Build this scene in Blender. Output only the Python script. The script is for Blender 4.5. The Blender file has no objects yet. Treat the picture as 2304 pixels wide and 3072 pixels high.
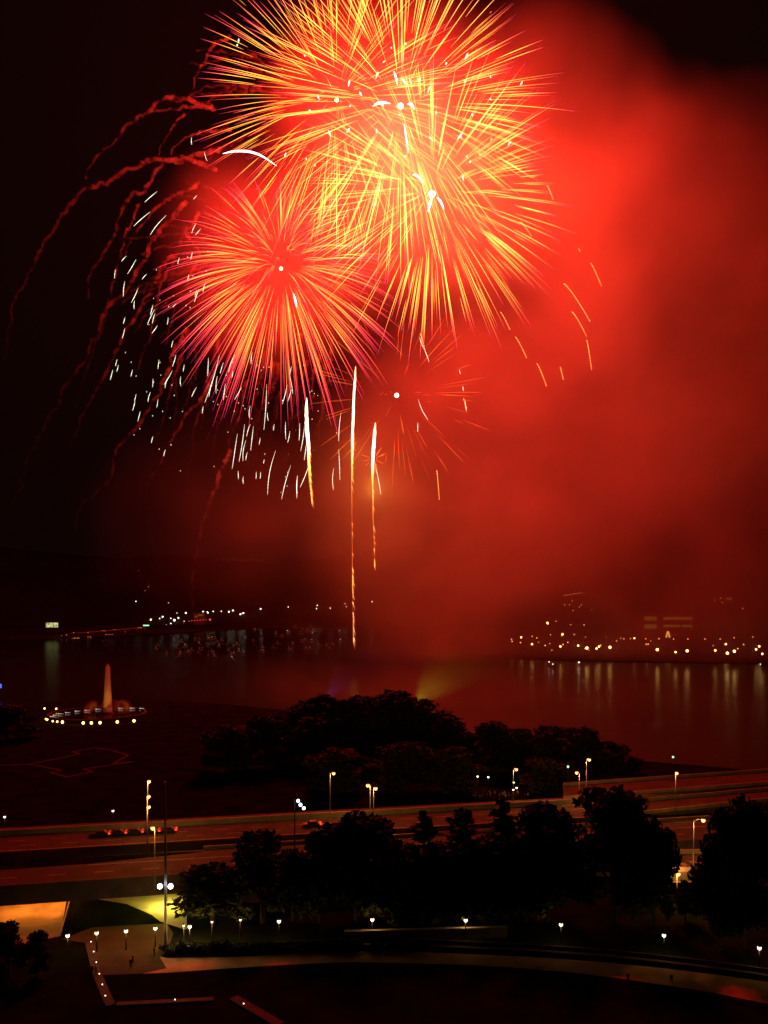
import bpy, bmesh, math, random
from mathutils import Vector, Matrix
rng = random.Random(11)
S = bpy.context.scene
COL = S.collection
# ------------------------------------------------------------------ camera
H, F, YH, XC = 65.0, 2500.0, 1750.0, 1152.0        # eye height (m); focal length, horizon, centre of the 2304x3072 frame
cd = bpy.data.cameras.new('camera'); cam = bpy.data.objects.new('camera', cd); COL.objects.link(cam)
cam.location = (0, 0, H); cam.rotation_euler = (math.radians(90), 0, 0)
cd.sensor_fit = 'VERTICAL'; cd.sensor_height = 36; cd.sensor_width = 27
cd.lens = F / 3072 * 36; cd.shift_y = (YH - 1536) / 3072
cd.clip_start = 1; cd.clip_end = 20000
S.camera = cam
# ------------------------------------------------------------------ night sky and exposure
w = bpy.data.worlds.new('World'); S.world = w; w.use_nodes = True
bg = w.node_tree.nodes['Background']
bg.inputs[0].default_value = (1.0, 0.48, 0.38, 1); bg.inputs[1].default_value = 0.0016
S.view_settings.view_transform = 'Standard'; S.view_settings.look = 'None'
S.view_settings.exposure = 0; S.view_settings.gamma = 1
S.cycles.use_denoising = True
S.cycles.max_bounces = 4; S.cycles.diffuse_bounces = 1; S.cycles.glossy_bounces = 2
S.cycles.volume_bounces = 0; S.cycles.transparent_max_bounces = 24
S.cycles.volume_step_rate = 0.35; S.cycles.volume_max_steps = 256
S.cycles.caustics_reflective = False; S.cycles.caustics_refractive = False
DF = 640.0                                         # the barge and the bursts above it
FIRE = 1.0

def G(X, Y, z=0.0):
    D = (H - z) * F / (Y - YH)
    return Vector(((X - XC) * D / F, D, z))
def Q(X, Y, D):
    return Vector(((X - XC) * D / F, D, H - (Y - YH) * D / F))

# ------------------------------------------------------------------ helpers
def tag(o, label=None, cat=None, group=None, kind=None):
    if label: o['label'] = label
    if cat: o['category'] = cat
    if group: o['group'] = group
    if kind: o['kind'] = kind
    return o
def empty(name, loc, label=None, cat=None, group=None, rz=0.0):
    o = bpy.data.objects.new(name, None); COL.objects.link(o); o.location = loc; o.rotation_euler[2] = rz
    o.empty_display_size = 0.5
    return tag(o, label, cat, group)
def link(name, me, parent=None, loc=None):
    o = bpy.data.objects.new(name, me); COL.objects.link(o)
    if parent: o.parent = parent
    if loc is not None: o.location = loc
    return o
def dup(root, loc, rz=0.0, label=None, group=None):
    r = root.copy(); COL.objects.link(r); r.location = loc; r.rotation_euler[2] = rz
    if label: r['label'] = label
    if group: r['group'] = group
    for ch in list(root.children):
        c = ch.copy(); COL.objects.link(c); c.parent = r
        for g in list(ch.children):
            d = g.copy(); COL.objects.link(d); d.parent = c
    return r
def light(name, loc, energy, color, parent=None, radius=0.3, kind='POINT', spot=None, aim=None):
    l = bpy.data.lights.new(name, kind); l.energy = energy; l.color = color; l.shadow_soft_size = radius
    o = bpy.data.objects.new(name, l); COL.objects.link(o); o.location = loc
    if kind == 'SPOT': l.spot_size = spot; l.spot_blend = 0.6
    if aim is not None:
        o.rotation_euler = (Vector(aim) - Vector(loc)).to_track_quat('-Z', 'Y').to_euler()
    if parent: o.parent = parent
    return o

class MB:
    def __init__(s): s.v = []; s.f = []; s.m = []; s.a = []
    def add(s, vs, fs, mi=0, heat=0.0):
        b = len(s.v); s.v += [tuple(v) for v in vs]
        s.a += list(heat) if isinstance(heat, (list, tuple)) else [heat] * len(vs)
        s.f += [tuple(i + b for i in f) for f in fs]; s.m += [mi] * len(fs)
    def box(s, c, d, mi=0, rz=0.0):
        c = Vector(c); vs = []
        R = Matrix.Rotation(rz, 3, 'Z')
        for z in (-1, 1):
            for x, y in ((-1, -1), (1, -1), (1, 1), (-1, 1)):
                vs.append(c + R @ Vector((x * d[0] / 2, y * d[1] / 2, z * d[2] / 2)))
        s.add(vs, [(3, 2, 1, 0), (4, 5, 6, 7), (0, 1, 5, 4), (1, 2, 6, 5), (2, 3, 7, 6), (3, 0, 4, 7)], mi)
    def prism(s, pts, z0, z1, mi=0, mi_side=None):
        n = len(pts)
        z0s = z0 if isinstance(z0, (list, tuple)) else [z0] * n
        z1s = z1 if isinstance(z1, (list, tuple)) else [z1] * n
        vs = [(p[0], p[1], z0s[i]) for i, p in enumerate(pts)] + [(p[0], p[1], z1s[i]) for i, p in enumerate(pts)]
        s.add(vs, [tuple(range(2 * n - 1, n - 1, -1))[::-1]], mi)
        ms = mi if mi_side is None else mi_side
        s.add(vs, [tuple(range(n))[::-1]] + [(i, (i + 1) % n, n + (i + 1) % n, n + i) for i in range(n)], ms)
    def tube(s, pts, radii, sides=6, mi=0, heat=None, cap=True):
        pts = [Vector(p) for p in pts]; n = len(pts)
        vs = []; hs = []
        for i, p in enumerate(pts):
            t = (pts[min(i + 1, n - 1)] - pts[max(i - 1, 0)])
            t = t.normalized() if t.length > 1e-9 else Vector((0, 0, 1))
            up = Vector((0, 0, 1)) if abs(t.z) < 0.9 else Vector((0, 1, 0))
            a = t.cross(up).normalized(); b = t.cross(a)
            r = radii[i] if isinstance(radii, (list, tuple)) else radii
            for k in range(sides):
                an = 2 * math.pi * k / sides
                vs.append(p + (a * math.cos(an) + b * math.sin(an)) * r)
                hs.append(heat[i] if heat else 0.0)
        fs = []
        for i in range(n - 1):
            for k in range(sides):
                k2 = (k + 1) % sides
                fs.append((i * sides + k, i * sides + k2, (i + 1) * sides + k2, (i + 1) * sides + k))
        if cap:
            fs.append(tuple(range(sides))[::-1]); fs.append(tuple((n - 1) * sides + k for k in range(sides)))
        s.add(vs, fs, mi, hs)
    def ball(s, c, r, mi=0, seg=8, rings=5, sc=(1, 1, 1), heat=0.0):
        c = Vector(c); vs = [c + Vector((0, 0, r * sc[2]))]
        for j in range(1, rings):
            th = math.pi * j / rings
            for k in range(seg):
                ph = 2 * math.pi * k / seg
                vs.append(c + Vector((r * sc[0] * math.sin(th) * math.cos(ph), r * sc[1] * math.sin(th) * math.sin(ph), r * sc[2] * math.cos(th))))
        vs.append(c - Vector((0, 0, r * sc[2])))
        fs = [(0, 1 + k, 1 + (k + 1) % seg) for k in range(seg)]
        for j in range(rings - 2):
            for k in range(seg):
                a = 1 + j * seg; b = a + seg
                fs.append((a + k, b + k, b + (k + 1) % seg, a + (k + 1) % seg))
        e = len(vs) - 1; a = 1 + (rings - 2) * seg
        fs += [(e, a + (k + 1) % seg, a + k) for k in range(seg)]
        s.add(vs, fs, mi, heat)
    def mesh(s, name, mats, smooth=False, heat=False):
        me = bpy.data.meshes.new(name); me.from_pydata(s.v, [], s.f)
        for m in (mats if isinstance(mats, (list, tuple)) else [mats]): me.materials.append(m)
        me.polygons.foreach_set('material_index', s.m)
        if smooth: me.polygons.foreach_set('use_smooth', [True] * len(s.f))
        if heat:
            at = me.attributes.new('burn_age', 'FLOAT', 'POINT'); at.data.foreach_set('value', s.a)
        me.update(); return me
    def build(s, name, mats, parent=None, loc=None, smooth=False, heat=False):
        return link(name, s.mesh(name, mats, smooth, heat), parent, loc)

# ------------------------------------------------------------------ materials
def newmat(name):
    m = bpy.data.materials.new(name); m.use_nodes = True; nt = m.node_tree
    nt.nodes.clear(); out = nt.nodes.new('ShaderNodeOutputMaterial')
    return m, nt, out
def surf(name, col, rough=0.8, var=0.3, scale=0.5, spec=0.3, metal=0.0, bump=0.0, col2=None):
    m, nt, out = newmat(name); N = nt.nodes.new; L = nt.links.new
    b = N('ShaderNodeBsdfPrincipled'); b.inputs['Roughness'].default_value = rough
    b.inputs['Metallic'].default_value = metal; b.inputs['Specular IOR Level'].default_value = spec
    tc = N('ShaderNodeTexCoord'); nz = N('ShaderNodeTexNoise'); nz.inputs['Scale'].default_value = scale; nz.inputs['Detail'].default_value = 5
    L(tc.outputs['Object'], nz.inputs['Vector'])
    cr = N('ShaderNodeValToRGB'); cr.color_ramp.elements[0].position = 0.3; cr.color_ramp.elements[1].position = 0.72
    c2 = col2 or col
    cr.color_ramp.elements[0].color = (*[c * (1 - var) for c in col], 1); cr.color_ramp.elements[1].color = (*[min(1, c * (1 + var)) for c in c2], 1)
    L(nz.outputs['Fac'], cr.inputs['Fac']); L(cr.outputs['Color'], b.inputs['Base Color'])
    if bump:
        bp = N('ShaderNodeBump'); bp.inputs['Strength'].default_value = bump
        n2 = N('ShaderNodeTexNoise'); n2.inputs['Scale'].default_value = scale * 6; L(tc.outputs['Object'], n2.inputs['Vector'])
        L(n2.outputs['Fac'], bp.inputs['Height']); L(bp.outputs['Normal'], b.inputs['Normal'])
    L(b.outputs[0], out.inputs[0]); return m
def emit(name, col, strength, sample=True, add=False):
    m, nt, out = newmat(name); N = nt.nodes.new; L = nt.links.new
    e = N('ShaderNodeEmission'); e.inputs[0].default_value = (*col, 1); e.inputs[1].default_value = strength
    if add:
        t = N('ShaderNodeBsdfTransparent'); a = N('ShaderNodeAddShader')
        L(e.outputs[0], a.inputs[0]); L(t.outputs[0], a.inputs[1]); L(a.outputs[0], out.inputs[0])
    else: L(e.outputs[0], out.inputs[0])
    m.cycles.emission_sampling = 'AUTO' if sample else 'NONE'
    return m
def burn(name, stops, strength):
    """colour of a burning trail along its length (attribute heat: 0 = first lit, 1 = tip)"""
    m, nt, out = newmat(name); N = nt.nodes.new; L = nt.links.new
    at = N('ShaderNodeAttribute'); at.attribute_name = 'burn_age'
    cr = N('ShaderNodeValToRGB'); els = cr.color_ramp.elements
    els[0].position = stops[0][0]; els[0].color = (*stops[0][1], 1); els[1].position = stops[-1][0]; els[1].color = (*stops[-1][1], 1)
    for p, c in stops[1:-1]: el = els.new(p); el.color = (*c, 1)
    e = N('ShaderNodeEmission'); e.inputs[1].default_value = strength
    L(at.outputs['Fac'], cr.inputs[0]); L(cr.outputs[0], e.inputs[0])
    t = N('ShaderNodeBsdfTransparent'); a = N('ShaderNodeAddShader')     # hot sparks: glowing, not opaque
    L(e.outputs[0], a.inputs[0]); L(t.outputs[0], a.inputs[1]); L(a.outputs[0], out.inputs[0])
    m.cycles.emission_sampling = 'NONE'; return m
def smokemat(name, density, col=(0.9, 0.9, 0.9), blobs=None, nscale=0.012, lo=0.1, hi=1.7, warp=50):
    m, nt, out = newmat(name); N = nt.nodes.new; L = nt.links.new
    pv = N('ShaderNodeVolumePrincipled'); pv.inputs['Color'].default_value = (*col, 1)
    pv.inputs['Density'].default_value = density; pv.inputs['Anisotropy'].default_value = 0.0
    L(pv.outputs[0], out.inputs['Volume'])
    if not blobs: return m
    def math_(op, a, b=None, clamp=False):
        n = N('ShaderNodeMath'); n.operation = op; n.use_clamp = clamp
        for i, x in enumerate((a, b)):
            if x is None: continue
            if isinstance(x, (int, float)): n.inputs[i].default_value = x
            else: L(x, n.inputs[i])
        return n.outputs[0]
    def vmath(op, a, b=None):
        n = N('ShaderNodeVectorMath'); n.operation = op
        for i, x in enumerate((a, b)):
            if x is None: continue
            if isinstance(x, (tuple, Vector)): n.inputs[i].default_value = x
            else: L(x, n.inputs[i])
        return n
    tc = N('ShaderNodeTexCoord'); P = tc.outputs['Object']
    n1 = N('ShaderNodeTexNoise'); n1.inputs['Scale'].default_value = nscale * 0.7; n1.inputs['Detail'].default_value = 2; L(P, n1.inputs['Vector'])
    wv = vmath('SUBTRACT', n1.outputs['Color'], (0.5, 0.5, 0.5)).outputs[0]
    wv = vmath('MULTIPLY', wv, (warp * 2, warp * 2, warp * 2)).outputs[0]
    PW = vmath('ADD', P, wv).outputs[0]
    tot = None
    for c, r, wt in blobs:
        d = vmath('SUBTRACT', PW, tuple(c)).outputs[0]
        d = vmath('MULTIPLY', d, tuple(1.0 / x for x in r)).outputs[0]
        ln = vmath('LENGTH', d).outputs['Value']
        f = math_('SUBTRACT', 1.0, ln, True)
        f = math_('MULTIPLY', math_('POWER', f, 1.3), wt)
        tot = f if tot is None else math_('ADD', tot, f)
    n2 = N('ShaderNodeTexNoise'); n2.inputs['Scale'].default_value = nscale; n2.inputs['Detail'].default_value = 5; n2.inputs['Roughness'].default_value = 0.55; L(PW, n2.inputs['Vector'])
    mr = N('ShaderNodeMapRange'); mr.inputs[1].default_value = 0.35; mr.inputs[2].default_value = 0.66; mr.inputs[3].default_value = lo; mr.inputs[4].default_value = hi
    L(n2.outputs['Fac'], mr.inputs[0])
    L(math_('MULTIPLY', math_('MULTIPLY', tot, mr.outputs[0]), density), pv.inputs['Density'])
    return m

M = {}
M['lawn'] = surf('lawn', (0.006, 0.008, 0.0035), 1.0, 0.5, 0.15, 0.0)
M['paving'] = surf('paving', (0.045, 0.033, 0.017), 0.9, 0.25, 0.3, 0.05)
M['asphalt'] = surf('asphalt', (0.05, 0.043, 0.036), 0.9, 0.3, 0.25, 0.08)
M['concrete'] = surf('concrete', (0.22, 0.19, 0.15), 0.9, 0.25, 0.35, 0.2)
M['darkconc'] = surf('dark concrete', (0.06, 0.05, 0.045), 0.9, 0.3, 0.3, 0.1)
M['paint'] = surf('road paint', (0.3, 0.26, 0.2), 0.8, 0.35, 1.5, 0.2)
M['granite'] = surf('granite', (0.045, 0.03, 0.025), 0.85, 0.3, 0.8, 0.1)
M['metal'] = surf('grey metal', (0.25, 0.24, 0.22), 0.45, 0.2, 2.0, 0.5, 0.6)
M['darkmetal'] = surf('dark metal', (0.03, 0.03, 0.03), 0.5, 0.2, 2.0, 0.4, 0.3)
M['hill'] = surf('hill woods', (0.02, 0.025, 0.012), 1.0, 0.5, 0.01, 0.0)
M['bark'] = surf('bark', (0.05, 0.038, 0.026), 0.95, 0.4, 1.2, 0.1)
M['leaf'] = surf('leaf', (0.03, 0.04, 0.014), 0.9, 0.5, 0.3, 0.05)
M['needle'] = surf('needle', (0.03, 0.045, 0.02), 0.8, 0.5, 0.3, 0.2)
M['hull'] = surf('boat hull', (0.06, 0.055, 0.05), 0.7, 0.2, 0.6, 0.1)
M['facade'] = surf('facade', (0.12, 0.10, 0.08), 0.9, 0.3, 0.1, 0.1)
M['skin'] = surf('skin', (0.35, 0.22, 0.15), 0.6, 0.1, 4.0, 0.3)
M['cloth'] = surf('dark cloth', (0.04, 0.04, 0.05), 0.9, 0.2, 4.0, 0.1)
M['cloth2'] = surf('pale cloth', (0.4, 0.36, 0.32), 0.9, 0.2, 4.0, 0.1)
M['carpaint'] = surf('car paint', (0.03, 0.02, 0.02), 0.4, 0.1, 3.0, 0.4, 0.0)
M['glass'] = surf('dark glass', (0.01, 0.01, 0.012), 0.1, 0.1, 3.0, 0.7)
M['rubber'] = surf('rubber', (0.02, 0.02, 0.02), 0.9, 0.1, 3.0, 0.1)
M['amber'] = emit('amber lamp', (1.0, 0.50, 0.10), 9)
M['sodium'] = emit('sodium lamp', (1.0, 0.52, 0.13), 2.2, False, True)
M['white'] = emit('white lamp', (1.0, 0.8, 0.5), 2.4, False, True)
M['cool'] = emit('cool floodlight', (0.8, 0.85, 1.0), 3, False, True)
M['farwhite'] = emit('distant white lamp', (1.0, 0.85, 0.65), 5, False)
M['faramber'] = emit('distant amber lamp', (1.0, 0.52, 0.12), 8)
M['farorange'] = emit('distant orange lamp', (1.0, 0.32, 0.08), 3, False)
M['farred'] = emit('distant red lamp', (1.0, 0.06, 0.04), 3, False)
M['farblue'] = emit('distant blue lamp', (0.05, 0.08, 1.0), 2.5)
M['fargreen'] = emit('distant green lamp', (0.35, 1.0, 0.45), 2.5, False)
M['rim'] = emit('rim lamp and streak', (1, .8, .55), .8, False); M['boatwhite'] = emit('boat lamp', (1.0, 0.8, 0.6), 2.6, False); M['boatorange'] = emit('orange boat lamp', (1.0, 0.35, 0.12), 1.8, False)
M['taillight'] = emit('tail light', (1.0, 0.04, 0.02), 2.2, False)

# water: dark river with ripples
m, nt, out = newmat('river water'); N = nt.nodes.new; L = nt.links.new
b = N('ShaderNodeBsdfPrincipled'); b.inputs['Base Color'].default_value = (0.006, 0.007, 0.006, 1); b.inputs['Roughness'].default_value = 0.24; b.inputs['IOR'].default_value = 1.33; b.inputs['Specular IOR Level'].default_value = 0.28
tc = N('ShaderNodeTexCoord'); nz = N('ShaderNodeTexNoise'); nz.inputs['Scale'].default_value = 0.35; nz.inputs['Detail'].default_value = 4
bp = N('ShaderNodeBump'); bp.inputs['Strength'].default_value = 0.12; bp.inputs['Distance'].default_value = 1.0
L(tc.outputs['Object'], nz.inputs['Vector']); L(nz.outputs['Fac'], bp.inputs['Height']); L(bp.outputs[0], b.inputs['Normal']); L(b.outputs[0], out.inputs[0])
M['water'] = m
m2 = m.copy(); m2.name = 'pool water'; m2.node_tree.nodes['Principled BSDF'].inputs['Roughness'].default_value = 0.05; M['pool'] = m2

# ------------------------------------------------------------------ setting: water, land, hills
def sheet(name, pts, z, mat, kind='structure', label=None):
    mb = MB(); n = len(pts); mb.add([(p[0], p[1], z) for p in pts], [tuple(range(n))])
    o = mb.build(name, mat); 
    me = o.data
    if me.polygons[0].normal.z < 0: me.flip_normals()
    return tag(o, label, None, None, kind)
sheet('water', [(-2900, 100), (2900, 100), (2900, 2650), (-2900, 2650)], -1.5, M['water'])
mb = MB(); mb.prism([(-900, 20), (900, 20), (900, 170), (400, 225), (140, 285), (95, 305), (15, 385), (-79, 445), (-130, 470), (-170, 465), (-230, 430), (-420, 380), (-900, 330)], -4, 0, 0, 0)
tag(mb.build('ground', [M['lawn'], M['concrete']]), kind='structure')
mb = MB(); mb.prism([(40, 830), (110, 740), (166, 712), (330, 690), (700, 650), (2500, 500), (2500, 2600), (500, 2600), (150, 1500), (60, 1000)], -4, -.6, 0, 0)
tag(mb.build('far_bank', M['hill']), kind='structure')
mb = MB(); mb.prism([(-1500, 700), (-600, 900), (-380, 1020), (-200, 1220), (-60, 1290), (160, 1300), (160, 2600), (-2500, 2600), (-2500, 600)], -4, 1.2, 0, 0)
tag(mb.build('left_bank', M['hill']), kind='structure')
HZ0, HD0, HS = 1.4, 1300.0, 0.30
def hill_z(x, y):
    s = max(0.0, y - HD0)
    z = HZ0 + min(s, 430 + 60 * math.sin(x * 0.0041) + 35 * math.sin(x * 0.013 + 1)) * HS
    return z
mb = MB(); nx, ny = 120, 26; vs = []; fs = []
for j in range(ny):
    for i in range(nx):
        x = -3000 + 6000 * i / (nx - 1); y = HD0 - 5 + 1500 * (j / (ny - 1)) ** 1.2
        vs.append((x, y, hill_z(x, y) - (1.0 if j == 0 else 0)))
for j in range(ny - 1):
    for i in range(nx - 1): fs.append((j * nx + i, j * nx + i + 1, (j + 1) * nx + i + 1, (j + 1) * nx + i))
mb.add(vs, fs); tag(mb.build('hills', M['hill'], smooth=True), kind='structure')
def hillpt(X, Y):
    k = (Y - YH) / F
    D = (H - HZ0 + HD0 * HS) / (HS + k)
    p = Q(X, Y, D)
    return p

# ------------------------------------------------------------------ highway deck (z = 6) on a line D = c + 0.2 x
ZD = 6.0; SL = 0.2
def hw(x, v, z=ZD): return Vector((x, 177.5 + SL * x + v, z))
def strip(mb, x0, x1, v0, v1, z, mi=0, n=1):
    for i in range(n):
        a = x0 + (x1 - x0) * i / n; c = x0 + (x1 - x0) * (i + 1) / n
        mb.add([hw(a, v0, z), hw(c, v0, z), hw(c, v1, z), hw(a, v1, z)], [(0, 1, 2, 3)], mi)
mb = MB()
# slab: bridge over the park passage for x < -38, embankment beyond
def slab(x0, x1, v0, v1, z0, z1, mi):
    mb.prism([hw(x0, v0), hw(x1, v0), hw(x1, v1), hw(x0, v1)], z0, z1, mi)
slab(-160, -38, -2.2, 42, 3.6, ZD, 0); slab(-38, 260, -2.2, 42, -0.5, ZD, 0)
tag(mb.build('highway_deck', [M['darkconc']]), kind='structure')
mb = MB()
strip(mb, -160, 260, -1.2, 14.8, ZD + .004); strip(mb, -160, 260, 22.3, 34.6, ZD + .004)
tag(mb.build('highway_road', M['asphalt']), kind='structure')
mb = MB(); strip(mb, -160, 260, 15.0, 22.0, ZD + .05)
mb.prism([hw(-160, 9.8), hw(-90, 9.6), hw(-62, 10.4), hw(-40, 13.6), hw(-52, 14.4), hw(-160, 14.6)], ZD + .006, ZD + .15)
tag(mb.build('highway_verge', M['lawn']), kind='structure')
mb = MB()
strip(mb, -160, 260, 22.7, 22.95, ZD + .008); strip(mb, -160, 260, 34.1, 34.3, ZD + .008); strip(mb, -160, 260, -0.9, -0.7, ZD + .008)
strip(mb, -62, 260, 9.3, 9.5, ZD + .008)
x = -158
while x < 255:
    strip(mb, x, x + 3.5, 4.4, 4.58, ZD + .008); strip(mb, x, x + 3.5, 30.2, 30.38, ZD + .008); strip(mb, x + 4, x + 7.5, 26.4, 26.56, ZD + .008)
    x += 9
tag(mb.build('lane_markings', M['paint']), kind='structure')
def wall_along(name, v, t, z0, z1, x0, x1, mat, label, cat, group=None):
    mb = MB(); mb.prism([hw(x0, v), hw(x1, v), hw(x1, v + t), hw(x0, v + t)], z0, z1)
    return tag(mb.build(name, mat), label, cat, group)
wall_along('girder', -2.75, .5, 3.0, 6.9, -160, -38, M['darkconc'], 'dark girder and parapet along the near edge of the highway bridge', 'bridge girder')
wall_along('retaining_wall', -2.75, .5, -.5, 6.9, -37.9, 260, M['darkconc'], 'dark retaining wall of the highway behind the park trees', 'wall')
wall_along('barrier_wall', 35.0, .5, ZD - 1, ZD + 1.3, -160, 260, M['concrete'], 'long concrete barrier along the far side of the highway', 'barrier')
wall_along('median_barrier', 15.1, .35, ZD - 1, ZD + .75, -40, 260, M['concrete'], 'low concrete barrier beside the grass median of the highway', 'barrier')
mb = MB()   # right-hand approach ramps climbing to the river bridge
def ramp(name, p, z0, z1, label):
    """p: near edge left/right and far edge right/left as pixels, z at the left and the right end"""
    a, b_, c, d = G(*p[0], z0), G(*p[1], z1), G(*p[2], z1), G(*p[3], z0)
    mb = MB(); mb.prism([a, b_, c, d], [z0 - 2.0, z1 - 2.0, z1 - 2.0, z0 - 2.0], [z0, z1, z1, z0])
    o = mb.build(name, M['asphalt']); tag(o, kind='structure')
    for (s, e, t) in ((a, b_, 'near'), (d, c, 'far')):
        wb = MB(); n = Vector((0, 0.4, 0))
        wb.prism([s, e, e + n, s + n], [s.z - 2.2, e.z - 2.2, e.z - 2.2, s.z - 2.2], [s.z + .9, e.z + .9, e.z + .9, s.z + .9])
        tag(wb.build('ramp_parapet', M['concrete']), 'pale parapet, %s side of the %s' % (t, label), 'parapet')
ramp('ramp_road', ((1690, 2400), (2420, 2345), (2420, 2308), (1690, 2358)), 6.0, 10.0, 'upper ramp rising right to the river bridge')
ramp('ramp_road', ((1850, 2452), (2420, 2392), (2420, 2362), (1850, 2412)), 6.0, 9.0, 'lower ramp passing behind the big round tree')
ramp('ramp_road', ((1960, 2616), (2330, 2612), (2330, 2560), (1960, 2562)), 6.0, 6.2, 'short ramp seen between the two big right trees')

# park: paved plaza, curved walk, edging, pool and lawns (ground sheets)
def sheet_px(name, px, z, mat):
    return sheet(name, [G(X, Y, z) for X, Y in px], z, mat)
sheet_px('plaza', [(185, 2818), (275, 2782), (400, 2775), (500, 2770), (520, 2800), (505, 2850), (480, 2872), (500, 2905), (430, 2920), (296, 2926), (268, 2830)], .012, M['paving'])
top = [(440, 2860), (500, 2874), (640, 2872), (760, 2868), (900, 2860), (1050, 2854), (1220, 2854), (1400, 2862), (1560, 2869), (1700, 2878), (1850, 2890), (2000, 2906), (2150, 2924), (2304, 2946), (2500, 2980)]
bot = [(2500, 3060), (2304, 3012), (2150, 2980), (2000, 2956), (1850, 2934), (1700, 2916), (1560, 2904), (1400, 2895), (1220, 2889), (1050, 2886), (900, 2892), (760, 2900), (640, 2908), (500, 2918), (430, 2921)]
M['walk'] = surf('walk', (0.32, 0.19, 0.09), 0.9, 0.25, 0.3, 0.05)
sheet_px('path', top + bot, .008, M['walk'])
sheet_px('passage_paving', [(250, 2690), (520, 2655), (560, 2680), (560, 2790), (480, 2764), (455, 2744), (380, 2712)], .016, M['concrete'])
sheet_px('under_bridge_paving', [(-260, 2600), (215, 2600), (182, 2808), (-260, 2900)], .02, M['concrete'])
def edging(name, px, wpx, label):
    mb = MB()
    for i in range(len(px) - 1):
        a, c = G(*px[i]), G(*px[i + 1]); d = (c - a).normalized(); n = Vector((-d.y, d.x, 0)) * wpx
        mb.prism([a - n, c - n, c + n, a + n], -.1, .28)
    return tag(mb.build(name, M['granite']), label, 'stone edging')
edging('stone_edging', [(268, 2832), (291, 2925), (312, 2975), (332, 3020)], .7, 'straight granite edging with small lights left of the dark lawn')
edging('stone_edging', [(350, 3016), (640, 3001)], .55, 'granite edging crossing the dark lawn at the bottom of the park')
edging('stone_edging', [(700, 2996), (840, 3078)], .8, 'granite edging slanting to the lower right across the dark lawn')
# outline of the old fort in the lawn
o = [(0, 2296), (85, 2293), (185, 2311), (150, 2317), (200, 2331), (278, 2315), (250, 2307), (400, 2285), (340, 2290), (385, 2265), (330, 2250), (285, 2243), (218, 2255), (240, 2262), (85, 2293)]
mb = MB()
for i in range(len(o) - 1):
    a, c = G(*o[i]), G(*o[i + 1]); d = (c - a).normalized(); n = Vector((-d.y, d.x, 0)) * .35
    mb.prism([a - n, c - n, c + n, a + n], -.1, .02 + .002 * i)
tag(mb.build('fort_outline', surf('old stone', (.05, .035, .025), .9, .3, .8, .05)), 'thin granite outline of a star fort set in the dark lawn', 'stone outline')
# low wall behind the walk, long ledge along the walk
a, c = G(1035, 2826), G(1522, 2812); mb = MB()
mb.prism([a, c, c + Vector((0, .6, 0)), a + Vector((0, .6, 0))], -.1, 1.75)
mb.prism([a + Vector((-.1, -.1, 0)), c + Vector((.1, -.1, 0)), c + Vector((.1, .7, 0)), a + Vector((-.1, .7, 0))], 1.75, 1.9)
tag(mb.build('park_wall', M['concrete']), 'low pale wall with a coping behind the curved walk under the lamps', 'wall')
led = MB()
for i in range(3, len(top) - 1):
    a, c = G(top[i][0], top[i][1] - 9), G(top[i + 1][0], top[i + 1][1] - 9)
    led.prism([a, c, c + Vector((0, .9, 0)), a + Vector((0, .9, 0))], -.1, .5)
    led.prism([a + Vector((0, 2.1, 0)), c + Vector((0, 2.1, 0)), c + Vector((0, 2.5, 0)), a + Vector((0, 2.5, 0))], -.1, .75)
tag(led.build('stone_ledge', M['granite']), 'double stone ledge following the upper edge of the curved walk', 'ledge')
# pool railing
t = empty('pool_railing', G(183, 2808), 'dark railing along the right side of the lit pavement under the bridge', 'railing')
a, c = G(183, 2808), G(212, 2700)
rb = MB(); pb = MB()
for z in (.5, 1.0): rb.tube([a + Vector((0, 0, z)) - t.location, c + Vector((0, 0, z)) - t.location], .05, 5)
rb.build('rail', M['darkmetal'], t)
for i in range(9):
    p = a.lerp(c, i / 8) - t.location; pb = MB(); pb.tube([p, p + Vector((0, 0, 1.05))], .05, 5); pb.build('post', M['darkmetal'], t)

# ------------------------------------------------------------------ street lamps
def lamp_pole(name, base, h, arm, label, cat, group, mat, energy, color, single=True, r=.42, pole='metal', lit=True, lr=.3):
    t = empty(name, base, label, cat, group)
    pb = MB(); hp = h if abs(arm) > .05 else h - .2 - r; pb.tube([(0, 0, -.1), (0, 0, h * .5), (0, 0, hp)], [.14, .11, .07], 7); pb.build('pole', M[pole], t, smooth=True)
    for dx in ([arm] if single else [arm, -arm]):
        if abs(dx) > .05:
            ab = MB(); ab.tube([(0, 0, h - .4), (dx * .5, 0, h + .1), (dx, 0, h + .15)], [.06, .05, .05], 5); ab.build('arm', M[pole], t)
        hb = MB(); hb.tube([(dx, 0, h - .12), (dx, 0, h + .1), (dx, 0, h + .26)], [r * .9, r * .75, .08], 9); hb.build('lamp_head', M[pole], t, smooth=True)
        gb = MB(); gb.ball((dx, 0, h - .2), r, 0, 10, 7, (1, 1, 1.1)); gb.build('bulb', M[mat], t, smooth=True)
        if lit: light('lamp_light', (dx, 0, h - .15), energy, color, t, lr)
    return t
def head_base(X, Y, zb, h):
    D = (H - zb - h) * F / (Y - YH); return Vector(((X - XC) * D / F, D, zb))
SOD = (1.0, 0.38, 0.07); WHT = (1.0, 0.52, 0.17)
def sod(X, Y, zb, h, arm, label, e=3300, single=True, r=.38, group='sodium lamps along the highway'):
    b_ = head_base(X, Y, zb, h); b_.x -= arm if single else 0
    return lamp_pole('street_lamp', b_, h, arm, label, 'street lamp', group, 'sodium', e, SOD, single, r)
sod(1001, 2318, 6, 11, .9, 'tall sodium lamp on a single bent arm beyond the highway, left of the twin pair')
sod(1103, 2354, 6, 11, -.6, 'left sodium lamp of the close pair above the dark tree tops')
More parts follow.
